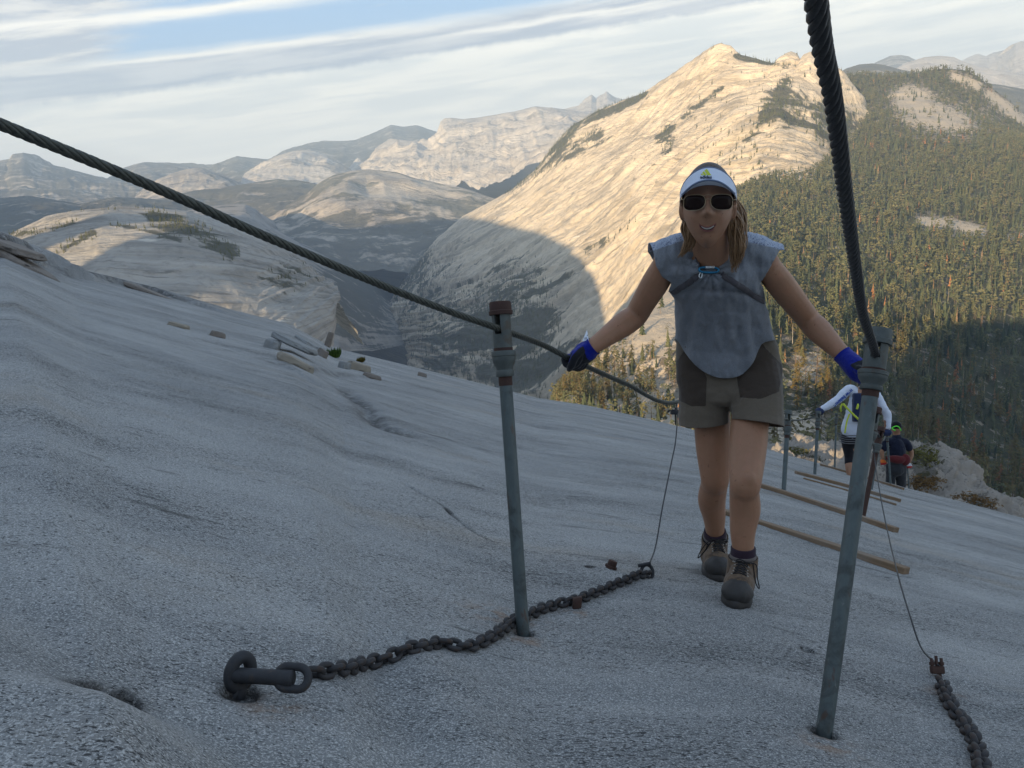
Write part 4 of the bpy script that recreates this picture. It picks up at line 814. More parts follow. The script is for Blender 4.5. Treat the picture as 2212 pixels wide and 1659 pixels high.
rope('wire_cable', left_pts, .0087, 'thick twisted wire cable running from upper left to the gloved hand', 'cable', M_ROPE2)
right_pts = [P(1690, -420, .42), P(1735, -180, .53), P(1762, 0, .64), P(1776, 100, .71), P(1797, 200, .79), P(1811, 300, .88), P(1827, 430, 1.03), P(1850, 593, 1.33), P(1864, 678, 1.57), cR1, P(1884, 800, 2.25), HR, P(1885, 872, 3.6), cRb, P(1894, 935, 6.0), cR2, P(1900, 948, 9.0), cR3, P(1908, 952, 12.6), cR4, P(1918, 966, 15.4), cR5, cR6, cR7, P(1972, 1012, 24)]
rope('wire_cable', right_pts, .0090, 'thick dark twisted wire cable dropping from top right to the grey capped post', 'cable', M_ROPE)
def thin(pts, r, label):
    t = MB(); c = by_len(crom(pts, 20), .03); zz = ground_z(c[:, 0], c[:, 1]); c[:, 2] = np.maximum(c[:, 2], zz+.012); t.tube(c, r, 6); 
    o = t.build('thin_wire', M_ROPE); tag(o, label, 'wire', 'thin wires hanging from the cables'); return o
chL = ghit(1402, 1238); chR = ghit(2026, 1462)
thin([P(1461, 872, 3.85), P(1463, 905, 3.78), P(1459, 956, 3.65), P(1451, 996, 3.55), P(1431, 1096, 3.32), P(1416, 1181, 3.15), chL+np.array([0, 0, .03])], .0026, 'thin wire hanging from the left cable to the far end of the long chain')
thin([cRb+np.array([0, 0, -.01]), P(1889, 985, 4.6), P(1901, 1066, 4.1), P(1918, 1151, 3.7), P(1941, 1246, 3.02), P(1966, 1331, 2.72), P(1991, 1401, 2.58), chR+np.array([0, 0, .035])], .0026, 'thin wire curving down behind the right post to the rusty clamp')
F0 = np.stack([RGT, UPV, -FWD], 1)
c = MB(); p = P(1457, 890, 3.82); c.box(p, F0, .030, .022, .03).tube([p+RGT*.004+UPV*.02, p+RGT*.004-UPV*.055], .004, 6).tube([p-RGT*.02+UPV*.008, p-RGT*.03], .005, 6); c.build('wire_clamp', M_IRON, bevel=.002); tag(bpy.data.objects['wire_clamp'], 'small black clamp on the left cable beside the shorts', 'clamp')

# ------------------------------------------------------------------ chains, anchors and loose ironwork
def link_mesh(Lk, W, r, n=8, k=22):
    a = np.linspace(0, 2*np.pi, k, endpoint=False); s = (Lk-W)/2
    pts = [(math.cos(t)*(W/2-r)+(s if math.cos(t) >= 0 else -s), math.sin(t)*(W/2-r), 0) for t in a]
    return MB().tube(pts, r, n, closed=True).mesh('link', M_CHAIN)
def chain(px, label, Lk=.042, W=.0345, r=.0060, lift=.014):
    g = np.array([ghit(*q) for q in px]); c = by_len(crom(g, 12), .01); step = Lk-2.9*r; c = by_len(c, step); root = empty('chain', c[0], label, 'chain', 'chains lying on the rock'); me = link_mesh(Lk, W, r)
    for i in range(len(c)-1):
        p = (c[i]+c[i+1])/2; p[2] = float(ground_z(p[0], p[1]))+lift; d = nrm(c[i+1]-c[i]); n = gnormal(p[0], p[1]); side = nrm(np.cross(n, d)); up = np.cross(d, side)
        a = math.radians(38 if i % 2 else -52)+rng.normal(0, .16); y = math.cos(a)*side+math.sin(a)*up; z = np.cross(d, y); d2 = nrm(d+side*rng.normal(0, .10)+up*rng.normal(0, .05)); y = nrm(y-d2*(y@d2)); z = np.cross(d2, y)
        o = bpy.data.objects.new('link', me); COL.objects.link(o); o.parent = root; o.matrix_parent_inverse = root.matrix_world.inverted()
        o.matrix_world = Matrix.Translation(Vector(p))@Matrix(np.stack([d2, y, z], 1).tolist()).to_4x4()
        o.matrix_basis = o.matrix_world.copy()
    return root
chain([(668, 1466), (700, 1466), (745, 1458), (800, 1444), (860, 1424), (905, 1408), (950, 1399), (1000, 1408), (1040, 1398), (1080, 1374), (1108, 1350), (1150, 1334), (1200, 1315), (1250, 1303), (1300, 1283), (1340, 1266), (1385, 1250), (1400, 1246)], 'long rusty brown chain lying from the anchor pin past the left post')
chain([(2031, 1480), (2040, 1502), (2052, 1530), (2074, 1562), (2094, 1592), (2110, 1628), (2120, 1668), (2126, 1730), (2128, 1790)], 'short grey chain hanging from the rusty clamp at lower right', .046, .039, .0068)
def build_anchor():
    b = ghit(516, 1500); n = gnormal(b[0], b[1]); d = b@FWD; t = empty('anchor_bolt', b, 'dark iron eye anchor with thick pin at the left end of the long chain', 'anchor')
    e = P(519, 1452, d); pin0 = P(522, 1459, d-.012); pin1 = P(648, 1466, d-.030); pa = nrm(pin1-pin0)
    MB().tube([b-n*.03, b+n*.012, P(513, 1488, d)], [.0125, .0120, .0115], 14).build('stub', M_IRON, t)
    a = np.linspace(0, 2*np.pi, 30, endpoint=False); v1 = nrm(UPV*.98+RGT*.12); v2 = nrm(RGT*.72+FWD*.65)
    MB().tube([e+.0265*math.sin(q)*v1+.0185*math.cos(q)*v2 for q in a], .0112, 14, closed=True).build('eye', M_IRON, t)
    MB().lathe([(.0105, -.026), (.0130, -.024), (.0132, 0), (.0134, .055), (.0139, .090), (.0125, .094)], pin0, pa, 18).build('pin', M_IRON, t)
    c = P(632, 1464, d-.024); x = nrm(RGT*.97-UPV*.03-FWD*.1); y = nrm(UPV*.86+FWD*.45); a = np.linspace(0, 2*np.pi, 30, endpoint=False)
    MB().tube([c+x*(.009*np.sign(math.cos(q))+.0185*math.cos(q))+y*.0185*math.sin(q) for q in a], .0074, 12, closed=True).build('large_link', M_IRON, t)
build_anchor()
def build_clamps():
    t = empty('cable_clamp', chR, 'rusty three-pronged cable clamp at the end of the right thin wire', 'clamp'); n = nrm(UPV*.95+FWD*.2); x = RGT
    m = MB(); c = chR+n*.018; m.box(c, np.stack([x, np.cross(n, x), n], 1), .034, .020, .020); m.build('saddle', M_RUST, t, bevel=.003)
    for s in (-1, 0, 1): MB().tube([c+x*.012*s-n*.01, c+x*.0135*s+n*(.030 if s else .036)], .0042, 8).build('prong', M_RUST, t)
    for s in (-1, 1): MB().lathe([(.0075, 0), (.0075, .008)], c+x*.0125*s+n*.012, n, 6).build('nut', M_RUST, t, smooth=False)
    MB().tube([c-n*.005+RGT*.004, c-n*.03+RGT*.006, chR-n*.005+RGT*.012-UPV*.02], .006, 8).build('shank', M_RUST, t)
    p = ghit(1398, 1246)+np.array([0, 0, .016]); t = empty('chain_shackle', p, 'dark iron shackle joining the long chain to the left thin wire', 'shackle'); a = np.linspace(0, 2*np.pi, 24, endpoint=False)
    MB().tube([p+.021*math.cos(q)*nrm(RGT+.3*FWD)+.026*math.sin(q)*nrm(UPV+.5*FWD) for q in a], .0058, 10, closed=True).build('ring', M_IRON, t)
    MB().tube([p+RGT*-.03+UPV*.022, p+RGT*.012+UPV*.030], .006, 8).build('bolt', M_IRON, t)
    p = ghit(1246, 1314); n = gnormal(p[0], p[1]); F = np.stack([nrm(RGT+.2*UPV), nrm(np.cross(n, RGT)), n], 1); m = MB(); m.box(p+n*.016, F, .026, .022, .032); o = m.build('rusty_block', M_RUST, bevel=.004); tag(o, 'rusty iron block lying against the long chain right of the post', 'metal block')
    p = ghit(1318, 1229); n = gnormal(p[0], p[1]); t = empty('stub_bolt', p, 'rusty stub bolt standing out of the crack behind the long chain', 'bolt')
    MB().lathe([(.016, -.02), (.016, .022), (.0145, .030)], p, nrm(n+.3*RGT), 9).build('shank', M_RUST, t, smooth=False); MB().lathe([(.021, .004), (.021, .012)], p, nrm(n+.3*RGT), 14).build('washer', M_RUST, t, smooth=False)
build_clamps()

# ------------------------------------------------------------------ foot planks
def plank(a, b, label, w=.088, h=.040, lift=0.0, grp='wooden foot planks between the posts'):
    A, B = ghit(*a), ghit(*b); d = nrm(B-A); c = (A+B)/2; n = gnormal(c[0], c[1]); n = nrm(n-d*(n@d)); y = np.cross(n, d); L = np.linalg.norm(B-A); k = 14; R = []
    for i in range(k+1):
        t = i/k-.5; j = rng.normal(0, .0016, 4); wv = .004*math.sin(3*t+L)
        R.append([(t*L, -w/2+j[0], -h*.25+wv), (t*L, w/2+j[1], -h*.25+wv), (t*L, w/2+j[2], h*.75+wv), (t*L, -w/2+j[3], h*.75+wv)])
    m = MB().rings(R); o = m.build('plank', M_WOOD, smooth=False, bevel=.005); o.matrix_world = Matrix.Translation(Vector(c+n*lift))@Matrix(np.stack([d, y, n], 1).tolist()).to_4x4(); tag(o, label, 'plank', grp); return o
plank((1525, 1100), (1957, 1241), 'nearest wooden plank on the rock behind the hiker\'s shins')
plank((1622, 1046), (1935, 1150), 'second wooden plank, carrying the rust-brown post')
plank((1718, 1023), (1942, 1084), 'third wooden plank, under the two left posts near the crest')
plank((1735, 1034), (1936, 1092), 'thin dark board tucked under the third plank', .05, .02, 0)
plank((1774, 1006), (1950, 1058), 'farthest wooden plank, on the crest before the sunlit rock')

# ------------------------------------------------------------------ loose slabs on the crest
def mat_stone(name, c1, c2):
    m, t, b = material(name); ob = t.new('ShaderNodeTexCoord').outputs['Object']; n = t.noise(ob, 5.0, 6, 0.65)
    c = t.mix(n, c1, c2); c = t.mix(t.smooth(t.noise(t.mapping(ob, (6, 6, 25)), 1.0, 4, .6), .56, .68), c, tuple(q*.35 for q in c1)); t.link(c, b.inputs['Base Color']); b.inputs['Roughness'].default_value = .9
    bp = t.new('ShaderNodeBump', i_Strength=0.8, i_Distance=0.02); t.link(n, bp.inputs['Height']); t.link(bp.outputs[0], b.inputs['Normal']); return m
M_ST1 = mat_stone('grey_slab_stone', (0.16, 0.168, 0.17), (0.28, 0.285, 0.28)); M_ST2 = mat_stone('tan_slab_stone', (0.20, 0.175, 0.14), (0.31, 0.27, 0.21)); M_ST3 = mat_stone('brown_stained_stone', (0.12, 0.10, 0.085), (0.24, 0.21, 0.18))
def stone(x, y, w, dpt, h, mat, label, rot=0.0, tilt=0.0, seed=0, lift=0.0):
    p = ghit(x, y); r = np.random.RandomState(seed+3); n = 12; a = np.sort(np.arange(n)*2*np.pi/n+r.uniform(-.2, .2, n)); rad = r.uniform(.75, 1.15, n); R = []
    for z, k in ((-.35, .96), (0.0, 1.04), (.55, 1.0), (.92, .93), (1.0, .82)):
        q = rad*k*(1+r.uniform(-.05, .05, n)); R.append(np.stack([np.sign(np.cos(a))*np.abs(np.cos(a))**.8*q*w/2, np.sign(np.sin(a))*np.abs(np.sin(a))**.8*q*dpt/2, np.full(n, z*h)+r.uniform(-.06, .06, n)*h], 1))
    o = MB().rings(R).build('stone_slab', mat, smooth=False, bevel=.012); nn = gnormal(p[0], p[1])
    o.matrix_world = Matrix.Translation(Vector(p+nn*lift))@Vector((0, 0, 1)).rotation_difference(Vector(nn)).to_matrix().to_4x4()@Matrix.Rotation(rot, 4, 'Z')@Matrix.Rotation(tilt, 4, 'Y'); tag(o, label, 'rock', 'loose stone slabs along the crest'); return o
stone(630, 760, .42, .34, .045, M_ST1, 'grey overhanging slab with a dark gap beneath, left of the green tuft', -.1, .05, 1, .07)
stone(638, 789, .36, .22, .055, M_ST2, 'tan slab below the dark gap of the overhanging slab', -.15, .06, 2)
stone(588, 752, .16, .3, .10, M_ST1, 'grey block under the left end of the overhanging slab', .2, 0, 3, -.02)
stone(694, 770, .14, .14, .09, M_ST3, 'small dark stone right of the tan slab', .3, 0, 4)
stone(666, 744, .48, .4, .035, M_ST1, 'pale flat slab on the crest above the overhanging slab', 0, .03, 5)
stone(706, 748, .11, .10, .26, M_ST3, 'small upright stone on the crest beside the green tuft', .4, -.2, 6)
stone(775, 800, .30, .24, .085, M_ST2, 'tan squarish slab right of the green tuft', .1, .08, 7)
stone(800, 816, .22, .12, .045, M_ST3, 'thin brown slab just below the tan squarish slab', -.1, .05, 8)
stone(742, 796, .14, .16, .08, M_ST1, 'grey stone left of the tan squarish slab', .5, 0, 9)
stone(910, 813, .16, .16, .06, M_ST3, 'dark brown stone alone on the crest left of the post', .1, .05, 10)
stone(470, 728, .14, .12, .05, M_ST3, 'small brown stone alone on the middle of the crest', .2, .03, 11)
stone(384, 706, .20, .16, .035, M_ST2, 'flat tan stone left of the small brown stone', .1, 0, 12)
stone(36, 566, 1.2, .5, .07, M_ST3, 'long brown stained ledge slab at the left edge', -.2, .10, 13)
stone(8, 545, .8, .5, .06, M_ST3, 'grey slab on top of the brown ledge at the left edge', -.25, .08, 14, .06)
stone(320, 633, .9, .35, .05, M_ST3, 'thin dark ledge slab along the left crest', -.12, .10, 15)
def tuft(x, y, r, label, seed, mat):
    p = ghit(x, y); rr = np.random.RandomState(seed); v, f = [], []
    for k in range(260):
        a = rr.uniform(0, 6.28); s = rr.uniform(0, 1)**.6*r; b = np.array([s*math.cos(a)*.6, s*math.sin(a)*.6, 0]); e = b*1.7+[0, 0, r*rr.uniform(.5, 1.15)]; w = nrm(rr.normal(0, 1, 3))*r*.06; n0 = len(v); v += [b-w, b+w, e, (b+e)/2+w*2.6]; f += [(n0, n0+1, n0+3), (n0, n0+3, n0+2)]
    o = bpy.data.objects.new('grass_tuft', np_mesh('grass_tuft', v, f, [mat], False)); COL.objects.link(o); o.location = p; tag(o, label, 'plant', 'green tufts on the slab')
M_TUFT = mat_needles('tuft_green', False, (0.055, 0.10, 0.025))
tuft(722, 772, .12, 'bright green tuft rooted beside the upright stone', 1, M_TUFT); tuft(780, 782, .07, 'small faded green tuft on top of the tan squarish slab', 2, M_SHRUB)

# ------------------------------------------------------------------ people
def raw_obj(v, f):
    me = bpy.data.meshes.new('tmp'); me.from_pydata([tuple(map(float, q)) for q in v], [], [tuple(int(i) for i in q) for q in f]); o = bpy.data.objects.new('tmp', me); COL.objects.link(o); return o
def organic(mb, voxel, smooth=6, fac=.5, origin=None):
    """fuse the builder's overlapping pieces into one continuous skin; returns vertices and triangles"""
    c = np.array(mb.v).mean(0) if origin is None else np.asarray(origin); o = raw_obj(np.array(mb.v)-c, mb.f)
    r = o.modifiers.new('r', 'REMESH'); r.mode = 'VOXEL'; r.voxel_size = voxel; r.adaptivity = 0
    s = o.modifiers.new('s', 'SMOOTH'); s.iterations = smooth; s.factor = fac
    dg = bpy.context.evaluated_depsgraph_get(); dg.update(); me = bpy.data.meshes.new_from_object(o.evaluated_get(dg)); bpy.data.objects.remove(o)
    me.calc_loop_triangles(); v = np.empty(len(me.vertices)*3); me.vertices.foreach_get('co', v); t = np.empty(len(me.loop_triangles)*3, np.int32); me.loop_triangles.foreach_get('vertices', t); bpy.data.meshes.remove(me)
    return v.reshape(-1, 3)+c, t.reshape(-1, 3)
def clip(v, t, f):
    """keep the part of a triangle mesh where f < 0, cutting cleanly along f = 0"""
    f = np.where(np.abs(f) < 1e-7, 1e-7, f); ins = f < 0; k = ins[t].sum(1); out = [tuple(q) for q in t[k == 3]]; V = [tuple(q) for q in v]; cache = {}
    def cut(a, b):
        key = (min(a, b), max(a, b))
        if key not in cache: w = f[a]/(f[a]-f[b]); cache[key] = len(V); V.append(tuple(v[a]+(v[b]-v[a])*w))
        return cache[key]
    for tri in t[(k == 1) | (k == 2)]:
        tri = list(tri); i = [ins[q] for q in tri]
        if sum(i) == 1: j = i.index(True); a, b, c = tri[j], tri[(j+1) % 3], tri[(j+2) % 3]; out.append((a, cut(a, b), cut(a, c)))
        else: j = i.index(False); a, b, c = tri[j], tri[(j+1) % 3], tri[(j+2) % 3]; p, q = cut(a, b), cut(a, c); out += [(p, b, c), (p, c, q)]
    V = np.array(V); T = np.array(out); u, inv = np.unique(T, return_inverse=True); return V[u], inv.reshape(-1, 3)
def split(v, t, f):
    a, ta = clip(v, t, f); b, tb = clip(v, t, -f); return np.concatenate([a, b]), np.concatenate([ta, tb+len(a)]), np.r_[np.ones(len(ta), int), np.zeros(len(tb), int)]
def poly_sd(x, y, poly):
    best = np.full(x.shape, 1e9); n = len(poly)
    for i in range(n):
        x0, y0 = poly[i]; x1, y1 = poly[(i+1) % n]; dx, dy = x1-x0, y1-y0; tt = np.clip(((x-x0)*dx+(y-y0)*dy)/(dx*dx+dy*dy), 0, 1); best = np.minimum(best, np.hypot(x-x0-tt*dx, y-y0-tt*dy))
    return np.where(inpoly(x, y, poly), -best, best)
def vnormals(v, t):
    n = np.zeros_like(v); fn = np.cross(v[t[:, 1]]-v[t[:, 0]], v[t[:, 2]]-v[t[:, 0]])
    for k in range(3): np.add.at(n, t[:, k], fn)
    return n/(np.linalg.norm(n, axis=1)[:, None]+1e-12)
def inpoly(x, y, poly):
    c = np.zeros(x.shape, bool); n = len(poly)
    for i in range(n):
        x0, y0 = poly[i]; x1, y1 = poly[(i+1) % n]
        if y0 == y1: continue
        k = ((y0 > y) != (y1 > y)) & (x < (x1-x0)*(y-y0)/(y1-y0)+x0); c ^= k
    return c
def skin_obj(name, v, t, mats, parent, fmat=None, solid=0.0, off=1.0):
    o = bpy.data.objects.new(name, np_mesh(name, v, t, mats, True, fmat)); link(o, parent)
    if solid: s = o.modifiers.new('solid', 'SOLIDIFY'); s.thickness = solid; s.offset = off
    return o
def chainpts(pr, n=8):
    q = crom([list(a)+[r] for a, r in pr], n); return q[:, :3], q[:, 3]
def limb(mb, pr, n=16, k=8):
    p, r = chainpts(pr, k); r = np.maximum(r, .004); mb.tube(p, r, n)
    for e in (0, -1): mb.ell(p[e], np.eye(3), r[e], r[e], r[e], n, 8)
    return mb
def mat_skin():
    m, t, b = material('tanned_skin'); ob = t.new('ShaderNodeTexCoord').outputs['Object']
    c = t.mix(t.noise(ob, 14, 4, .6), (0.27, 0.140, 0.080), (0.36, 0.195, 0.120)); c = t.mix(t.math('MULTIPLY', t.smooth(t.noise(ob, 38, 4, .7), .45, .7), .35), c, (0.40, 0.19, 0.12)); c = t.mix(t.math('MULTIPLY', t.smooth(t.noise(ob, 85, 2, .5), .69, .74), .5), c, (0.13, 0.055, 0.03))
    t.link(c, b.inputs['Base Color']); b.inputs['Roughness'].default_value = .5; b.inputs['Subsurface Weight'].default_value = .12; b.inputs['Subsurface Radius'].default_value = (.012, .005, .003)
    b.inputs['Specular IOR Level'].default_value = .35; bp = t.new('ShaderNodeBump', i_Strength=.25, i_Distance=.002); t.link(t.noise(ob, 160, 3, .6), bp.inputs['Height']); t.link(bp.outputs[0], b.inputs['Normal']); return m
M_SKIN = mat_skin()
def fabric(name, col, var=.18, scale=220, bump=.0006, rough=.9, col2=None, thr=(.5, .6)): return simple(name, col, rough, 0, var, scale, bump, col2, thr, .15, .15)
M_TOP = fabric('heather_grey_jersey', (0.200, 0.215, 0.240), .32, 300); M_YOKE = fabric('speckled_yoke_print', (0.33, 0.375, 0.46), .15, 520, .0004, .9, (0.11, 0.125, 0.20), (.53, .60))
M_SHORT = fabric('taupe_canvas', (0.135, 0.112, 0.086), .2, 260); M_PANEL = fabric('dark_brown_canvas', (0.060, 0.046, 0.036), .25, 260)
M_STRAP = fabric('dark_strap_webbing', (0.075, 0.070, 0.078), .2, 300); M_BLACK = fabric('black_coated_glove', (0.012, 0.013, 0.018), .3, 120, .001, .75); M_BLUE = fabric('royal_blue_knit', (0.006, 0.014, 0.21), .3, 350, .0008)
M_SOCK = fabric('dark_plum_sock', (0.03, 0.018, 0.028), .3, 300); M_SOCK2 = fabric('grey_sock_band', (0.14, 0.12, 0.11), .3, 300)
M_BOOT = fabric('brown_boot_suede', (0.125, 0.082, 0.050), .35, 90, .0015, .85, (0.065, 0.043, 0.028), (.5, .62)); M_TOE = simple('dark_rubber', (0.035, 0.032, 0.030), .65, 0, .3, 60, .001); M_LACE = fabric('dark_lace', (0.02, 0.018, 0.018)); M_EYELET = simple('dull_metal_eyelet', (0.35, 0.32, 0.28), .45, .7)
M_VISOR = fabric('white_visor_cloth', (0.66, 0.72, 0.84), .06, 300, .0004); M_PIPING = fabric('slate_piping', (0.13, 0.17, 0.26), .15, 300); M_LENS = simple('dark_brown_lens', (0.014, 0.008, 0.007), .18, 0, .1, 5, 0, None, (.5, .6), .12); M_GOLD = simple('thin_gilt_frame', (0.42, 0.33, 0.22), .35, .8)
M_LIP = simple('lip', (0.235, 0.088, 0.072), .45, 0, .1, 60); M_TEETH = simple('tooth_enamel', (0.52, 0.48, 0.44), .3, 0, .04, 60); M_MOUTH = simple('dark_mouth', (0.06, 0.02, 0.02), .6); M_LIME = simple('lime_logo', (0.55, 0.62, 0.05), .6); M_INK = simple('dark_print', (0.03, 0.04, 0.07), .7); M_TAGW = fabric('white_care_tag', (0.78, 0.82, 0.9), .05)
M_CARAB = simple('blue_anodised_carabiner', (0.03, 0.17, 0.30), .3, .7, .15); M_SILV = simple('silver_sleeve', (0.55, 0.6, 0.62), .35, .7)
def mat_hair():
    m, t, b = material('light_brown_hair'); ob = t.new('ShaderNodeTexCoord').outputs['Object']; uv = t.mapping(ob, (130, 130, 9)); n = t.noise(uv, 1.0, 4, .6)
    c = t.mix(n, (0.070, 0.038, 0.018), (0.38, 0.22, 0.105)); t.link(c, b.inputs['Base Color']); b.inputs['Roughness'].default_value = .45; bp = t.new('ShaderNodeBump', i_Strength=.7, i_Distance=.004); t.link(n, bp.inputs['Height']); t.link(bp.outputs[0], b.inputs['Normal']); return m
M_HAIR = mat_hair(); M_HAIRD = M_HAIR.copy(); M_HAIRD.name = 'dark_brown_hair'
for n_ in M_HAIRD.node_tree.nodes:
    if n_.type == 'MIX': n_.inputs[6].default_value = (0.022, 0.014, 0.009, 1); n_.inputs[7].default_value = (0.105, 0.060, 0.034, 1)

# --- the woman who climbs towards the camera
def build_woman():
    toeF, toeR = ghit(1586, 1316), ghit(1553, 1258)
    def foot(toe, yaw):
        n = gnormal(toe[0], toe[1]); fw = -toe/np.linalg.norm(toe); fw = fw-n*(fw@n); fw = nrm(fw); sd = np.cross(fw, n); a = math.radians(yaw); fw = nrm(math.cos(a)*fw+math.sin(a)*sd); sd = np.cross(fw, n)
        q = np.array([toe-fw*b_+sd*a_ for b_ in (0.0, .06, .13, .2, .262) for a_ in (-.03, 0, .03)]); lift = max(0, float(np.max((ground_z(q[:, 0], q[:, 1])-q[:, 2])*n[2]))-.006); toe = toe+n*lift
        return dict(o=toe-fw*.262+n*.002, fw=fw, sd=sd, n=n, ank=toe-fw*.195+n*.105)
    FF, FR = foot(toeF, 2), foot(toeR, -9)
    hipL, hipR = P(1628, 800, 2.93), P(1532, 800, 2.95); kneeL, kneeR = P(1610, 1040, 2.72), P(1544, 1030, 2.98)
    ankL = FF['ank']; ankR = FR['ank']
    shL, shR = P(1652, 570, 2.64), P(1442, 566, 2.64); elL, elR = P(1749, 694, 2.80), P(1373, 682, 2.80); wrL, wrR = P(1824, 770, 2.66), P(1276, 752, 2.70)
    root = empty('person', (toeF+toeR)/2, 'smiling woman in white visor, dark sunglasses, grey top and brown shorts holding both cables', 'person')
    B = MB(); I3 = np.eye(3)
    pel = P(1575, 790, 2.94); che = P(1547, 610, 2.68); nk = P(1535, 540, 2.575)
    limb(B, [(pel+FWD*.01, .085), (P(1567, 730, 2.90), .080), (P(1553, 650, 2.80), .082), (P(1546, 600, 2.73), .080)], 20)
    limb(B, [(shR, .044), (P(1490, 562, 2.64), .048), (P(1545, 566, 2.65), .052), (P(1600, 562, 2.64), .048), (shL, .044)], 16)
    limb(B, [(P(1542, 585, 2.66), .062), (P(1537, 556, 2.615), .056), (P(1532, 515, 2.555), .052), (P(1530, 470, 2.52), .055)], 18)
    def arm(s, e, w, h):
        limb(B, [(s, .039), (s+(e-s)*.35, .0425), (s+(e-s)*.75, .0385), (e, .0375), (e+(w-e)*.25, .0395), (e+(w-e)*.6, .0325), (w, .0245), (w+(h-w)*.25, .024)], 16)
    arm(shR, elR, wrR, HL); arm(shL, elL, wrL, HR)
    def leg(h, k, a, out):
        d = nrm(np.cross(a-h, RGT)); back = -d if d@FWD < 0 else d; sh = a-k
        limb(B, [(h, .066), (h+(k-h)*.4, .0605), (h+(k-h)*.72, .0580), (k-FWD*.002, .0485), (k+sh*.12+FWD*.008, .0455), (k+sh*.36+FWD*.020+RGT*out, .0475), (k+sh*.62+FWD*.012, .0395), (k+sh*.86, .0325), (a, .032), (a+sh*.12, .034)], 18)
        B.ell(k-FWD*.028+UPV*.004, I3, .030, .026, .036, 12, 8)
    leg(hipL, kneeL, ankL, .007); leg(hipR, kneeR, ankR, -.006)
    # head: one sculpted surface
    C = P(1529, 450, 2.462); tl = math.radians(-4); vf = nrm(C); HX = nrm(RGT+.02*UPV); HX = nrm(HX-vf*(HX@vf)); u1 = np.cross(vf, HX)*-1.0; u1 = u1 if u1@UPV > 0 else -u1; HY = nrm(u1*math.cos(tl)-vf*math.sin(tl)); HZ = np.cross(HX, HY); HF = np.stack([HX, HY, HZ], 1)
    nu, nv = 120, 90; th = np.linspace(0, 2*np.pi, nu, endpoint=False); ph = np.linspace(.015, math.pi-.015, nv); TH, PH = np.meshgrid(th, ph, indexing='ij')
    x = np.sin(PH)*np.sin(TH); y = np.cos(PH); z = np.sin(PH)*np.cos(TH); q = np.stack([x*.0675, y*.118, z*.095], 2)
    low = np.clip(-y, 0, 1); q[..., 0] *= 1-.36*low**1.7; q[..., 2] = np.where(z > 0, q[..., 2]*(1-.14*low**2), q[..., 2]*(1-.45*low)); q[..., 1] = np.where(y < 0, q[..., 1]*(.93), q[..., 1]*.92)
    fr = np.clip(z*1.6, 0, 1)
    def bump(cx, cy, sx, sy, a): return a*np.exp(-((q[..., 0]-cx)/sx)**2-((q[..., 1]-cy)/sy)**2)*fr
    dz = bump(0, .004, .0085, .026, .012)+bump(0, -.0185, .0115, .0105, .0190)+bump(.0115, -.0240, .0065, .0065, .0080)+bump(-.0115, -.0240, .0065, .0065, .0080)+bump(.0062, -.0305, .0035, .0025, -.006)+bump(-.0062, -.0305, .0035, .0025, -.006)+bump(.021, -.036, .004, .014, -.003)+bump(-.021, -.036, .004, .014, -.003)
    dz += bump(.031, .006, .017, .013, -.009)+bump(-.031, .006, .017, .013, -.009)+bump(0, .030, .05, .012, .004)
    dz += bump(.036, -.030, .018, .016, .0060)+bump(-.036, -.030, .018, .016, .0060)+bump(0, -.048, .026, .016, .0055)+bump(0, -.049, .022, .0035, -.004)+bump(0, -.094, .021, .017, .0085)+bump(0, -.070, .020, .006, -.004)
    dz += bump(.029, -.046, .004, .012, -.0035)+bump(-.029, -.046, .004, .012, -.0035)
    q[..., 2] += dz
    hv = C+q@HF.T
    B.rings(np.swapaxes(hv, 0, 1)[::-1])
    for s in (-1, 1): B.ell(C+HX*.0700*s-HY*.002-HZ*.012, np.stack([HX, HY, HZ], 1)@np.array([[math.cos(.35*s), 0, math.sin(.35*s)], [0, 1, 0], [-math.sin(.35*s), 0, math.cos(.35*s)]]), .0075, .032, .019, 14, 10)
    v, t = organic(B, .0042, 5, .5); skin_obj('body', v, t, [M_SKIN], root); bvB = BVHTree.FromPolygons(v.tolist(), t.tolist())
    def cast(bv, px, py, off=0.0):
        r = ray(px, py); r = r/np.linalg.norm(r); h = bv.ray_cast(Vector((0, 0, 0)), Vector(r)); return None if h[0] is None else np.array(h[0])-r*off
    # hair: cap over the skull, loose locks at both sides
    H = MB(); m2 = np.array(q); sc2 = np.where((y > .05) | (z < -.15), 1, 0); w = 1+.115*np.clip((y+.2)*2, 0, 1)*np.clip(.75-z+y*.6, 0, 1); hv2 = C+(m2*np.stack([w*1.0, w, w], 2)+np.stack([0*x, .004*np.clip(y, 0, 1), 0*x], 2))@HF.T
    vv = hv2.reshape(-1, 3); fc = []; keep = ((y > .34+.28*np.clip(z, 0, 1)) | ((z < .12) & (y > -.45))).ravel()
    for i in range(nu):
        for j in range(nv-1):
            a = i*nv+j; b = ((i+1) % nu)*nv+j; f4 = (a, a+1, b+1, b)
            if all(keep[k] for k in f4): fc.append(f4)
    H.add(vv, fc); H.ell(C+HY*.055-HZ*.078, HF, .05, .05, .035, 16, 10)
    H.build('hair', M_HAIRD, root); H = MB(); rs2 = np.random.RandomState(5)
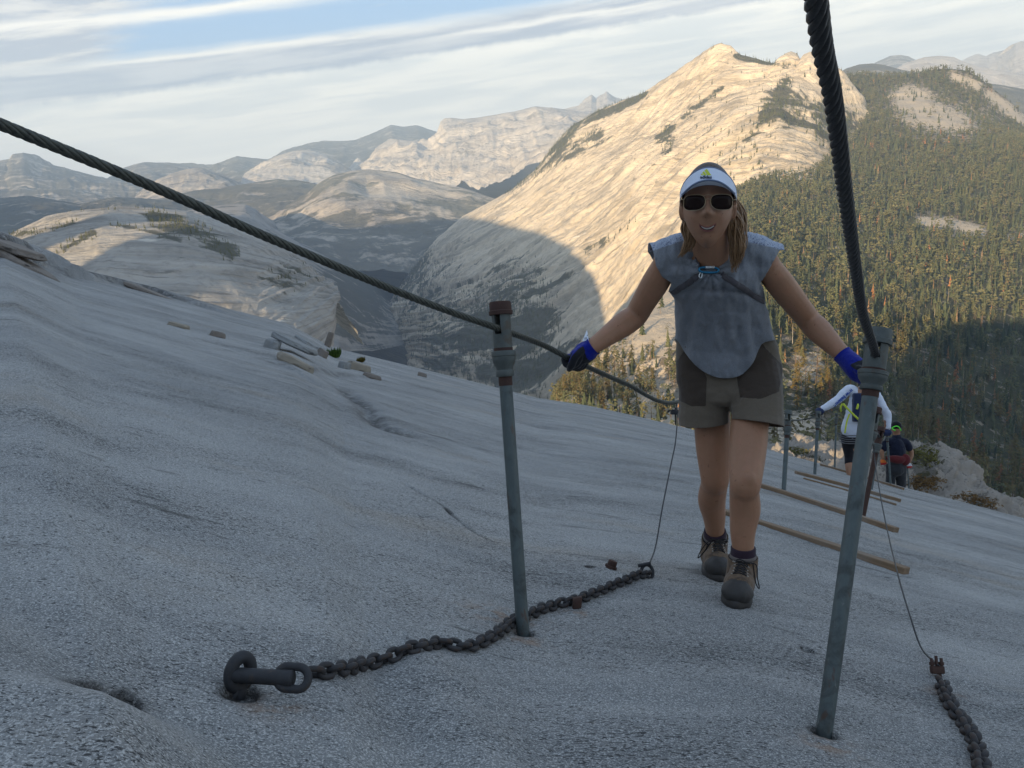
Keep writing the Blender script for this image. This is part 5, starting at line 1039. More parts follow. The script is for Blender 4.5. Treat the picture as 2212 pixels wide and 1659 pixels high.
    def lock(pts, n, spread, r0, wav):
        base = np.array([P(*p) for p in pts]); sp = np.array([p[2] for p in pts])
        for k in range(n):
            o = np.clip(rs2.normal(0, 1, 3), -1.4, 1.4)*np.array([1, .25, .5]); o = (o[0]*RGT+o[1]*UPV+o[2]*FWD); p = crom(base, 9); u = np.linspace(0, 1, len(p)); sprd = spread*np.interp(u, [0, .25, .7, 1], [.5, 1, .9, .35]); ph_ = rs2.uniform(0, 6.28); L = rs2.uniform(.8, 1.05); m_ = min(len(p), max(4, int(len(p)*L)))
            p = p+o[None]*sprd[:, None]+wav*np.sin(u*9+ph_)[:, None]*RGT+wav*np.cos(u*8+ph_*2)[:, None]*FWD; rr = r0*np.interp(u, [0, .2, .75, 1], [.8, 1.1, .9, .12])*rs2.uniform(.7, 1.3); H.tube(p[:m_], np.maximum(rr[:m_]*np.linspace(1, .5, m_), .0006), 7)
    lock([(1573, 448, 2.52), (1586, 478, 2.50), (1590, 510, 2.51), (1592, 545, 2.52), (1583, 588, 2.54)], 80, .0125, .0030, .005)
    lock([(1560, 400, 2.56), (1592, 455, 2.56), (1600, 500, 2.54), (1600, 540, 2.53), (1596, 570, 2.54)], 46, .011, .0030, .006)
    lock([(1480, 470, 2.52), (1483, 492, 2.51), (1487, 515, 2.51), (1480, 538, 2.52), (1469, 556, 2.53)], 50, .0095, .0026, .003)
    lock([(1490, 470, 2.51), (1493, 500, 2.50), (1495, 522, 2.51), (1490, 545, 2.52)], 26, .0065, .0024, .003)
    H.build('loose_hair', M_HAIR, root)
    # visor: tilted band, curved brim, edge piping
    def bandpt(a, up, out): # a: 0 front, +-pi/2 sides
        ca, sa = math.cos(a), math.sin(a); yl = .055*max(0, ca)**.9+.016*(1-max(0, ca)**.9)-.010*max(0, -ca); yy = yl+up*(.6+.4*max(0, ca)); e = max(.2, 1-max(0, (yy/.125))**2)**.5
        rx, rz = .0690*(.50+.50*e)+out, .099*(.46+.54*e)+out; return C+HX*rx*sa+HY*yy+HZ*rz*ca
    A = np.linspace(-1.75, 1.75, 46); V = MB(); rows = [[bandpt(a, u*.046*(1-.25*(abs(a)/1.75)**2), .006) for a in A] for u in np.linspace(0, 1, 6)]
    V.add(np.array(rows).reshape(-1, 3), [(i*46+j, i*46+j+1, (i+1)*46+j+1, (i+1)*46+j) for i in range(5) for j in range(45)])
    vt = empty('visor', C+HY*.07, 'white sun visor with slate piping and lime emblem on the smiling woman\'s head', 'visor'); o = V.build('band', M_VISOR, vt); s = o.modifiers.new('s', 'SOLIDIFY'); s.thickness = .003; s.offset = 1
    V = MB(); na, nb = 37, 9; AA = np.linspace(-1.22, 1.22, na); br = []
    for i, a in enumerate(AA):
        k = max(0, 1-(abs(a)/1.22)**2.6)
        for j in range(nb): u = j/(nb-1); b = bandpt(a, 0, .0065); br.append(b+HZ*.056*k*u+HX*math.sin(a)*.012*u*k+HY*(.006*u-.040*k*u*(abs(a)/1.22)**2))
    br = np.array(br); V.add(br, [(i*nb+j, (i+1)*nb+j, (i+1)*nb+j+1, i*nb+j+1) for i in range(na-1) for j in range(nb-1)]); o = V.build('brim', M_VISOR, vt); s = o.modifiers.new('s', 'SOLIDIFY'); s.thickness = .0028; s.offset = 0
    V = MB(); V.tube(br[nb-1::nb], .0026, 8); V.build('edge_piping', M_PIPING, vt); V = MB(); V.tube([bandpt(a, .046*(1-.25*(abs(a)/1.75)**2), .0075) for a in A], .0026, 8); V.tube([bandpt(a, -.001, .0078) for a in A], .0012, 6); V.build('band_piping', M_PIPING, vt)
    bvV = BVHTree.FromPolygons(np.array(rows).reshape(-1, 3).tolist(), [(i*46+j, i*46+j+1, (i+1)*46+j+1, (i+1)*46+j) for i in range(5) for j in range(45)])
    def onv(px, py, off=.0045):
        h = cast(bvV, px, py, off); return h if h is not None else P(px, py, 2.36)
    E = MB(); bars = [[(1511.5, 379), (1514.8, 379), (1513.0, 375.6), (1510.0, 377.2)], [(1516.2, 379), (1521.6, 379), (1517.6, 371.2), (1514.2, 373.2)], [(1523.0, 379), (1535.0, 379), (1527.0, 366.5), (1521.0, 369.6), (1526.0, 378.0)]]
    E = MB(); bars = [[(1515.5, 378.5), (1519.0, 378.5), (1516.8, 374.5), (1513.6, 376.2)], [(1520.2, 378.5), (1526.5, 378.5), (1520.8, 369.6), (1517.0, 372.2)], [(1527.8, 378.5), (1536.5, 378.5), (1527.2, 364.8), (1521.6, 368.0)]]
    for bq in bars: E.add([onv(*p) for p in bq], [tuple(range(len(bq)))])
    E.build('emblem', M_LIME, vt, smooth=False)
    cu = bpy.data.curves.new('lettering', 'FONT'); cu.body = 'adidas'; cu.size = .0125; cu.align_x = 'CENTER'; cu.extrude = .0004; cu.offset = .0004; to = bpy.data.objects.new('tmp', cu); COL.objects.link(to); dg = bpy.context.evaluated_depsgraph_get(); dg.update(); tm = bpy.data.meshes.new_from_object(to.evaluated_get(dg)); bpy.data.objects.remove(to)
    cpt = onv(1525, 385.5, .005); up = nrm(onv(1525, 370)-onv(1525, 384)); xr = nrm(onv(1535, 384)-onv(1515, 384)); nn = np.cross(xr, up); tm.transform(Matrix.Translation(Vector(cpt))@Matrix(np.stack([xr, up, nn], 1).tolist()).to_4x4()); tm.materials.clear(); tm.materials.append(M_INK); lo = bpy.data.objects.new('lettering', tm); link(lo, vt)
    # sunglasses
    g = empty('sunglasses', C+HZ*.1, 'dark brown aviator sunglasses with thin gilt frame on the smiling woman', 'sunglasses'); gz = P(1528, 443, 1.0); dl = (C+HZ*.1125)@FWD
    for s, cx in ((-1, 1500.3), (1, 1555.8)):
        c0 = C+HX*.0352*s+HY*.0085+HZ*.1055; n = 40; a = np.linspace(0, 2*np.pi, n, endpoint=False); ring = []
        for q_ in a:
            ex = np.sign(math.cos(q_))*abs(math.cos(q_))**.62*.0285; ey = np.sign(math.sin(q_))*abs(math.sin(q_))**.72*.0205
            if math.sin(q_) < 0: ex = ex*(1-.10*abs(math.sin(q_)))+(.004*s*abs(math.sin(q_)))
            ring.append(c0+HX*ex+HY*ey-HZ*(.010*((ex*s+.0285)/.057)**2)*1.0)
        ring = np.array(ring); m = MB(); ctr = ring.mean(0)+HZ*.0022; vs = [ctr]+list((ring-ctr)*.55+ctr+HZ*.0006)+list(ring); f = [(0, 1+i, 1+(i+1) % n) for i in range(n)]+[(1+i, 1+n+i, 1+n+(i+1) % n, 1+(i+1) % n) for i in range(n)]
        m.add(vs, f); o = m.build('lens', M_LENS, g); so = o.modifiers.new('s', 'SOLIDIFY'); so.thickness = .0015; fr_ = MB(); fr_.tube(ring, .0008, 6, closed=True); fr_.build('rim', M_GOLD, g)
        ear = C+HX*.074*s+HY*.010-HZ*.012; hinge = ring[int(n*(.04 if s > 0 else .46))]; m = MB(); m.tube(crom([hinge, hinge+HX*.010*s-HZ*.004, ear+HZ*.04+HY*.001, ear], 6), .0013, 6); m.build('temple', M_GOLD, g)
    m = MB(); lc, rc = C-HX*.0352+HY*.0085+HZ*.1085, C+HX*.0352+HY*.0085+HZ*.1085
    m.tube(crom([lc+HX*.022+HY*.0165, (lc+rc)/2+HY*.0195+HZ*.001, rc-HX*.022+HY*.0165], 8), .0008, 6); m.tube(crom([lc+HX*.028+HY*.006, (lc+rc)/2+HY*.009+HZ*.002, rc-HX*.028+HY*.006], 8), .0008, 6); m.build('bridge', M_GOLD, g)
    # mouth: parted smile
    def curve(pts, off): return crom([cast(bvB, *p, off) for p in pts], 6)
    up_ = [(1510, 484.6), (1515, 488.5), (1522, 491.5), (1529, 492), (1536, 490), (1542, 487), (1547, 483)]; lo_ = [(1510, 485), (1514, 491.5), (1521, 496), (1529, 497.5), (1537, 495.5), (1542, 490.5), (1547, 483.4)]
    a, b = curve(up_, .0012), curve(lo_, .0012); n = len(a); m = MB(); m.add(np.concatenate([a, b]), [(i, i+1, n+i+1, n+i) for i in range(n-1)]); m.build('mouth', M_MOUTH, root)
    tu = curve([(x_, y_+.3) for x_, y_ in up_[1:-1]], .0024); tl_ = curve([(1515, 490.0), (1522, 494.6), (1529, 495.4), (1536, 493.4), (1543, 488.3)], .0024); n = min(len(tu), len(tl_)); m = MB(); m.add(np.concatenate([tu[:n], tl_[:n]]), [(i, i+1, n+i+1, n+i) for i in range(n-1)]); m.build('teeth', M_TEETH, root)
    m = MB(); u = curve([(x_, y_-1.4) for x_, y_ in up_], .0006); m.tube(u, .0017*np.interp(np.linspace(0, 1, len(u)), [0, .3, .5, .7, 1], [.35, 1, .85, 1, .35]), 8); u = curve([(x_, y_+1.6) for x_, y_ in lo_], .0004); m.tube(u, .0026*np.interp(np.linspace(0, 1, len(u)), [0, .3, .7, 1], [.25, 1, 1, .25]), 8); m.build('lips', M_LIP, root)
    # sleeveless top with cap sleeves
    S = MB()
    def oval(px, py, d, hw, hd): # ring across the trunk
        c = P(px, py, d); return c, hw, hd
    secs = [(1567, 860, 2.945, .160, .128), (1570, 800, 2.93, .163, .128), (1570, 740, 2.895, .161, .124), (1562, 690, 2.84, .150, .118), (1554, 650, 2.785, .140, .116), (1549, 620, 2.735, .138, .118), (1546, 592, 2.69, .140, .108), (1545, 565, 2.655, .145, .085), (1545, 545, 2.635, .125, .062), (1545, 532, 2.625, .08, .04)]
    R = []
    for px, py, d, hw, hd in secs:
        a = np.arange(40)*2*np.pi/40; c = P(px, py, d); bk = nrm(FWD+.35*UPV); R.append(c+np.sign(np.cos(a))[:, None]*(np.abs(np.cos(a))**.85)[:, None]*hw*RGT+(np.sin(a)*hd)[:, None]*bk)
    S.rings(R)
    for s, sh, tipx, tipy in ((-1, shR, 1391, 534), (1, shL, 1695, 534)):
        limb(S, [(P(1545+s*45, 538, 2.63), .053), (P(1545+s*80, 546, 2.635), .056), (sh+RGT*.004*s+UPV*.016, .054), (P(tipx, tipy+31, 2.67), .047), (P(tipx+s*30, tipy+46, 2.69), .045)], 18)
    for s in (-1, 1): limb(S, [(P(1545+s*90, 572, 2.650), .058), (P(1545+s*78, 592, 2.68), .060), (P(1545+s*60, 612, 2.715), .060)], 14)
    v, t = organic(S, .0045, 7, .5)
    # cloth detail: bust, gathers towards the chest clip, long soft folds
    x_, y_, d_ = pix(v); nn = vnormals(v, t); front = np.clip(-(nn@FWD), 0, 1)
    for bx in (1500, 1592): v = v+(-FWD)[None]*(.020*np.exp(-((x_-bx)/34)**2-((y_-612)/26)**2)*front)[:, None]
    kn = (1533, 585); rr = np.hypot(x_-kn[0], y_-kn[1]); an = np.arctan2(y_-kn[1], x_-kn[0]); g1 = .0100*np.sin(an*13+.8*np.sin(an*3+1))*np.exp(-rr/46)*np.clip(rr/10, 0, 1)
    fold = .0085*np.sin((x_+.22*(y_-640)*np.tanh((1560-x_)/40))/6.5+1.5*vnoise(np.stack([x_/60, y_/60, x_*0], 1)))*sstep(y_, 640, 720)*np.clip(np.abs(x_-1560)/60, .15, 1)
    wr = .0140*fbm(np.stack([x_/17, y_/48, d_*8], 1), 4)+.0022*fbm(np.stack([x_/9, y_/14, d_*9], 1), 3)
    under = -.013*np.exp(-((y_-(628+((x_-1535)/105)**2*14))/7)**2)*front*(np.abs(x_-1540) < 110)
    v = v+nn*(((g1+fold+wr)*(.35+.65*front))+under)[:, None]
    x_, y_, d_ = pix(v)
    hc = crom(np.array([(1430, 727, 0), (1455, 731, 0), (1466, 738, 0), (1482, 764, 0), (1506, 792, 0), (1537, 811, 0), (1569, 817, 0), (1600, 810, 0), (1624, 787, 0), (1638, 756, 0), (1648, 741, 0), (1666, 736, 0), (1700, 731, 0)], float), 14); hem = np.interp(x_, hc[:, 0], hc[:, 1]); dmid = 2.9; back_ = sstep(d_, 2.90, 2.97); hem = hem*(1-back_)+745*back_
    v, t = clip(v, t, y_-hem); x_, y_, d_ = pix(v)
    for sh_, s in ((shR, -1), (shL, 1)):
        A0 = (P(1400, 520, 2.66), P(1402, 546, 2.66)) if s < 0 else (P(1686, 522, 2.66), P(1683, 540, 2.66)); pl = nrm(RGT*s*.97-UPV*.18); x_, y_, d_ = pix(v); v, t = clip(v, t, np.where(y_ < 625, (v-A0[0])@pl, -1.0))
    # the cut of the arm hole slants from sleeve corner to arm pit
    x_, y_, d_ = pix(v); lowl = np.minimum(y_-np.interp(x_, [1380, 1401, 1431, 1446, 1452], [545, 545, 598, 607, 612]), 612+(1451-x_)*2.5-y_); v, t = clip(v, t, np.where(x_ < 1452, lowl, -5.0)); x_, y_, d_ = pix(v); lowr = np.minimum(y_-np.interp(x_, [1640, 1646, 1652, 1684, 1720], [612, 605, 597, 540, 540]), 612+(x_-1642)*2.0-y_); v, t = clip(v, t, np.where(x_ > 1641, lowr, -5.0))
    x_, y_, d_ = pix(v); nn = vnormals(v, t); vl = np.maximum(np.maximum(np.interp(y_, [480, 500, 542, 580], [1478, 1484, 1500, 1511])-x_, x_-np.interp(y_, [480, 500, 542, 580], [1590, 1582, 1567, 1553])), (y_-579)*1.0)
    fv = np.where((d_ < 2.66), -vl, -50.0); v, t = clip(v, t, fv)
    x_, y_, d_ = pix(v); v, t, yk = split(v, t, y_-np.interp(x_, [1380, 1402, 1473, 1500, 1580, 1607, 1681, 1700], [552, 545, 521, 512, 512, 521, 538, 545])); skin_obj('top', v, t, [M_TOP, M_YOKE], root, yk, .0025, 0)
    bvS = BVHTree.FromPolygons(v.tolist(), t.tolist())
    def ribbon(name, pts, w, mat, off=.004, parent=root):
        c = []
        for p in pts:
            q_ = cast(bvS, *p, off)
            if q_ is None: h_ = bvS.find_nearest(Vector(P(*p, 2.72))); q_ = np.array(h_[0])+np.array(h_[1])*off*(1 if h_[1].dot(Vector(FWD)) < .3 else -1)
            c.append(q_)
        c = crom(c, 8); T = np.gradient(c, axis=0); m = MB(); R = []
        for p, tt in zip(c, T):
            h_ = bvS.find_nearest(Vector(p)); nv_ = np.array(h_[1]); nv_ = nv_ if nv_@FWD < .3 else -nv_; nv_ = nrm(nv_-.6*FWD); p = np.array(h_[0])+nv_*.0035; sdv = nrm(np.cross(-nv_, nrm(tt))); R.append([p+sdv*w/2-nv_*.004, p+sdv*w/2+nv_*.0015, p+nv_*.0035, p-sdv*w/2+nv_*.0015, p-sdv*w/2-nv_*.004])
        m.rings(R); return m.build(name, mat, parent)
    ribbon('strap', [(1512, 592), (1500, 602), (1485, 613), (1470, 622), (1459, 630), (1452, 634)], .018, M_STRAP); ribbon('strap', [(1558, 591), (1575, 603), (1595, 617), (1615, 629), (1630, 639), (1641, 647), (1648, 651)], .018, M_STRAP)
    ribbon('neck_binding', [(1499, 541), (1503, 556), (1507, 568), (1511, 580)], .004, M_STRAP, .003); ribbon('neck_binding', [(1567, 540), (1561, 556), (1556, 568), (1553, 577)], .004, M_STRAP, .003)
    kt = empty('carabiner', P(1532, 583, 2.56), 'small blue and silver carabiner clipping the straps on the woman\'s chest', 'carabiner'); dk = (cast(bvS, 1532, 590) if cast(bvS, 1532, 590) is not None else P(1532, 590, 2.57))@FWD-.012
    m = MB(); a = np.linspace(0, 2*np.pi, 28, endpoint=False); m.tube([P(1531+21*np.sign(math.cos(q_))*abs(math.cos(q_))**.5, 583-5.5*math.sin(q_)+.04*(math.cos(q_)*20), dk) for q_ in a], .0034, 8, closed=True); m.build('body', M_CARAB, kt); m = MB(); m.tube([P(1524, 577.5, dk-.002), P(1543, 577.0, dk-.002)], .0042, 10); m.build('sleeve', M_SILV, kt); m = MB(); m.tube(crom([P(1513, 588, dk), P(1510, 597, dk), P(1515, 600, dk), P(1517, 590, dk)], 6), .0016, 6); m.build('cord_loop', M_SILV, kt)
    # shorts
    S = MB(); R = []
    for px, py, d, hw, hd in [(1562, 705, 2.875, .150, .105), (1570, 745, 2.90, .163, .115), (1574, 790, 2.94, .173, .125), (1576, 830, 2.94, .172, .122), (1577, 850, 2.935, .165, .112), (1577, 862, 2.93, .13, .09)]:
        a = np.arange(36)*2*np.pi/36; R.append(P(px, py, d)+np.cos(a)[:, None]*hw*RGT+(np.sin(a)*hd)[:, None]*nrm(FWD+.25*UPV))
    S.rings(R)
    for h, k, cx, s, dd in ((hipL, kneeL, 1634, 1, (2.90, 2.865, 2.835, 2.80)), (hipR, kneeR, 1521, -1, (2.935, 2.935, 2.945, 2.95))):
        limb(S, [(P(cx-s*12, 800, dd[0]), .088), (P(cx-s*4, 850, dd[1]), .086), (P(cx, 895, dd[2]), .0845), (P(cx+s*1, 945, dd[3]), .0845)], 20)
    v, t = organic(S, .0042, 5, .5); x_, y_, d_ = pix(v); nn = vnormals(v, t)
    v = v+nn*(.0035*fbm(np.stack([x_/30, y_/16, d_*5], 1), 4)-.006*np.exp(-((x_-1577)/3.5)**2)*sstep(y_, 850, 880)+.0030*np.sin((y_+.35*np.abs(x_-1577)-2*vnoise(np.stack([x_/30, y_/30, x_*0], 1))*8)/6.0)*np.exp(-((y_-865)/26)**2)*np.exp(-((np.abs(x_-1577)-35)/40)**2))[:, None]
    v, t = clip(v, t, -((v-P(1565, 715, 2.88))@nrm(-UPV*.95+FWD*.2)))
    for cx, s, y0, d0, d1, d2 in ((1634, 1, 914, 2.825, 2.80, 2.865), (1521, -1, 912, 2.945, 2.95, 2.935)):
        x_, y_, d_ = pix(v); c = P(cx, y0, d0); ax = nrm(nrm(P(cx+s*1, 945, d1)-P(cx-s*4, 850, d2))*.45-UPV*.55+FWD*.12); f = (v-c)@ax-s*.010*((v-c)@RGT)/.08; v, t = clip(v, t, np.where((x_-1578)*s > 0, f, -1.0))
    x_, y_, d_ = pix(v); nf = vnormals(v, t)@FWD
    pl1 = [(1474, 763), (1456, 791), (1450, 802), (1455, 861), (1478, 870), (1495, 878), (1525, 877), (1527, 816), (1491, 740)]; pl2 = [(1591, 814), (1599, 859), (1644, 862), (1682, 846), (1692, 791), (1655, 754), (1638, 730), (1600, 770)]
    f = np.minimum(poly_sd(x_, y_, pl1), poly_sd(x_, y_, pl2)); f = np.maximum(f, nf*60); v, t, pan = split(v, t, f); skin_obj('shorts', v, t, [M_SHORT, M_PANEL], root, pan, .003, 0)
    # socks, boots
    for tg, Fo, an, kn_ in (('L', FF, ankL, kneeL), ('R', FR, ankR, kneeR)):
        o, fw, sd, n = Fo['o'], Fo['fw'], Fo['sd'], Fo['n']; ax = nrm(kn_-an); L = lambda a_, b_, c_: o+sd*a_+fw*b_+n*c_
        MB().lathe([(.040, -.045), (.0410, -.01), (.0385, .050), (.0362, .052)], an, ax, 22).build('sock', M_SOCK, root); MB().lathe([(.0405, .0), (.0418, .002), (.0412, .010), (.0400, .012)], an+ax*.017, ax, 22).build('sock_band', M_SOCK2, root)
        S = MB(); I = np.stack([sd, fw, n], 1)
        S.ell(L(0, .205, .038), I, .047, .060, .036, 18, 12); S.ell(L(0, .150, .050), I, .046, .085, .044, 18, 12); S.ell(L(0, .06, .052), I, .041, .070, .048, 18, 12); S.ell(L(0, .035, .04), I, .036, .045, .04, 18, 12); top = an+ax*.018
        limb(S, [(L(0, .075, .05), .046), (L(0, .070, .085), .045), (top-fw*.000, .046)], 18); S.ell(L(0, .115, .075), I, .036, .05, .034, 14, 10)
        v, t = organic(S, .0045, 4, .5); h = (v-o)@n; f_ = (v-o)@fw; v = v-n*(np.minimum(0, h-.012))[:, None]; v, t = clip(v, t, np.where(f_ < .135, (v-top)@ax, -1.0)); v = v+vnormals(v, t)*(.0018*fbm(v*55, 3))[:, None]
        f_ = ((v-o)@fw)[t].mean(1); h = ((v-o)@n)[t].mean(1); toe = (f_ > .205-(.05-h)*.3) & (h < .075); b = skin_obj('boot', v, t, [M_BOOT, M_TOE], root, toe.astype(int), .003, 0)
        m = MB(); prof = []; aa = np.linspace(0, 2*np.pi, 36, endpoint=False); R = []
        for z, g_ in ((-.004, .96), (.004, 1.0), (.016, 1.0), (.022, .97)):
            ring = []
            for q_ in aa: yy = .131+.133*math.sin(q_)*g_; w_ = .0415+.009*np.exp(-((yy-.195)/.05)**2); ring.append(L(math.cos(q_)*w_*g_*(1-.1*math.sin(q_)**8), yy, z))
            R.append(ring)
        m.rings(R); m.build('sole', M_TOE, b)
        m = MB(); bv_ = BVHTree.FromPolygons(v.tolist(), t.tolist())
        def onb(a_, b_, c_, off=.003):
            p = Vector(L(a_, b_, c_)); h_ = bv_.find_nearest(p); q_ = np.array(h_[0]); return q_+np.array(h_[1])*off if h_[0] is not None else np.array(p)
        rows_ = [(.185, .075), (.168, .088), (.150, .098), (.134, .108), (.120, .122), (.114, .138)]; ey = MB()
        for i, (b1, c1) in enumerate(rows_):
            wd = .017+.002*i; l_, r_ = onb(-wd, b1, c1), onb(wd, b1, c1); m.tube(crom([l_, onb(0, b1+.004, c1+.01, .005), r_], 5), .0018, 5)
            if i+1 < len(rows_): l2, r2 = onb(-wd-.002, *rows_[i+1]), onb(wd+.002, *rows_[i+1]); md = onb(0, (b1+rows_[i+1][0])/2, (c1+rows_[i+1][1])/2+.008, .006); m.tube(crom([l_, md, r2], 5), .0018, 5); m.tube(crom([r_, md+n*.001, l2], 5), .0018, 5)
            for e_ in (l_, r_): ey.ell(e_, I, .0032, .0032, .0026, 8, 6)
        k_ = onb(0, .118, .128, .010); sgn = -1 if tg == 'R' else 1
        m.tube(crom([k_, k_+sd*.03*(-sgn)+fw*.012, L(-sgn*.050, .12, .075), L(-sgn*.060, .125, .045), L(-sgn*.048, .13, .06), k_+sd*.02*(-sgn)], 8), .0019, 5); m.tube(crom([k_, k_+sd*.02*sgn+fw*.01+n*.008, k_+sd*.03*sgn, k_+sd*.012*sgn], 6), .0019, 5)
        m.build('laces', M_LACE, b); ey.build('eyelets', M_EYELET, b)
    # gloved hands closed round the cables
    def glove(hc, wr, cab, side, label_tag):
        cab = nrm(cab); w = nrm(wr-hc); w = nrm(w-cab*(w@cab)*.6); o_ = nrm(w-cab*(w@cab)); u_ = np.cross(cab, o_); u_ = u_ if u_@FWD < 0 else -u_   # u_ towards the viewer
        S = MB(); pc = hc+o_*.030-u_*.004
        S.ell(pc+o_*.012, np.stack([cab, o_, u_], 1), .043, .040, .020, 18, 12); S.ell(pc-o_*.010, np.stack([cab, o_, u_], 1), .042, .026, .022, 18, 12)
        limb(S, [(wr+w*.02, .031), (wr, .029), (hc+o_*.055, .033), (hc+o_*.040, .034)], 16)
        for i in range(4):
            off = cab*(-.031+.0205*i)*side; ln = (.92, 1.04, 1.0, .82)[i]; rr = (.0100, .0106, .0102, .0092)[i]; pts = []
            for a_, rad in ((20, .030), (65, .0235), (110, .0215), (165, .0205), (215, .0205), (215+35*ln, .0205)):
                q_ = math.radians(a_); pts.append(hc+off+o_*math.cos(q_)*rad*1.05+u_*math.sin(q_)*rad)
            limb(S, [(pts[0], rr*1.1), (pts[1], rr*1.08), (pts[2], rr), (pts[3], rr*.96), (pts[4], rr*.92), (pts[5], rr*.8)], 12, 6)
        th = [hc+o_*.040-cab*.036*side, hc+o_*.020-cab*.052*side+u_*.010, hc-o_*.004-cab*.049*side+u_*.024, hc-o_*.018-cab*.036*side+u_*.026]
        limb(S, [(th[0], .0145), (th[1], .0125), (th[2], .0112), (th[3], .0092)], 12, 6)
        v, t = organic(S, .003, 3, .4); nn = vnormals(v, t); al = (v-hc)@o_; v = v+nn*(.0010*fbm(v*120, 3))[:, None]; cut = (v-(wr+w*.012))@w; v, t = clip(v, t, cut); nn = vnormals(v, t)
        al = ((v-hc)@o_)[t].mean(1); fu = (nn@u_)[t].mean(1); dn = ((v-hc)@cab)[t].mean(1)*side; blue = (al > (.052 if label_tag == 'R' else .068)+.010*np.sin(dn*90)) | ((dn > .036) & (fu < .35)) | ((fu < -.45) & (al > -.005)); return skin_obj('glove', v, t, [M_BLACK, M_BLUE], root, blue.astype(int))
    gR = glove(HL, wrR, P(1350, 828, 3.22)-cL1, 1, 'R'); gL = glove(HR, wrL, cRb-cR1, 1, 'L')
    a0 = wrR+UPV*.030; m = MB(); p0, p1, p2 = P(1258, 737, 2.69), P(1272, 735, 2.69), P(1268, 712, 2.70); m.add([p0, p1, p2, p0+FWD*.001, p1+FWD*.001, p2+FWD*.001], [(0, 1, 2), (3, 5, 4), (0, 3, 4, 1), (1, 4, 5, 2), (2, 5, 3, 0)]); m.build('care_tag', M_TAGW, gR, smooth=False)
    m = MB()
    for a_, b_ in (((1263.5, 733), (1264, 728.5)), ((1266, 733), (1266.5, 728.5)), ((1268, 726), (1269.5, 723))): m.tube([P(*a_, 2.688), P(*b_, 2.688)], .0009, 5)
    m.build('tag_print', M_INK, gR)
    return root
woman = build_woman()

# --- the hiker in the white shirt and the man in the dark shirt, further down, backs turned
M_WHITE = fabric('white_long_sleeve', (0.62, 0.66, 0.76), .06, 120, .001); M_LEG = fabric('black_leggings', (0.012, 0.012, 0.016), .2, 90); M_STRIPE = fabric('thin_pale_stripe', (0.13, 0.13, 0.14)); M_NAVY = fabric('navy_pack', (0.02, 0.03, 0.075), .2, 60); M_YEL = fabric('lime_webbing', (0.48, 0.56, 0.06), .1, 60); M_DSHIRT = fabric('dark_navy_shirt', (0.010, 0.013, 0.028), .25, 60); M_PANTS = fabric('charcoal_trousers', (0.035, 0.037, 0.042), .25, 60); M_MAROON = fabric('maroon_waist_pack', (0.10, 0.016, 0.018), .25, 60); M_GREEN2 = simple('fluorescent_green_strap', (0.14, 0.75, 0.06), .6); M_CAP = fabric('black_cap', (0.008, 0.008, 0.010)); M_ORANGE = fabric('orange_glove_back', (0.55, 0.14, 0.03)); M_DHAIR = fabric('dark_hair', (0.02, 0.014, 0.01)); M_REDG = fabric('red_glove_trim', (0.45, 0.03, 0.03)); M_PALE = fabric('pale_glove', (0.55, 0.55, 0.58)); M_PRINT = simple('blue_sleeve_print', (0.03, 0.08, 0.35), .7)
def org(name, parts, vox, mat, parent, sm=4, fm=None, wr_=0.0):
    S = MB()
    for pr in parts: limb(S, pr, 14, 7)
    v, t = organic(S, vox, sm, .5)
    if wr_: v = v+vnormals(v, t)*(wr_*fbm(v*14, 4))[:, None]
    return skin_obj(name, v, t, [mat] if not isinstance(mat, list) else mat, parent, None if fm is None else fm(v, t)), v, t
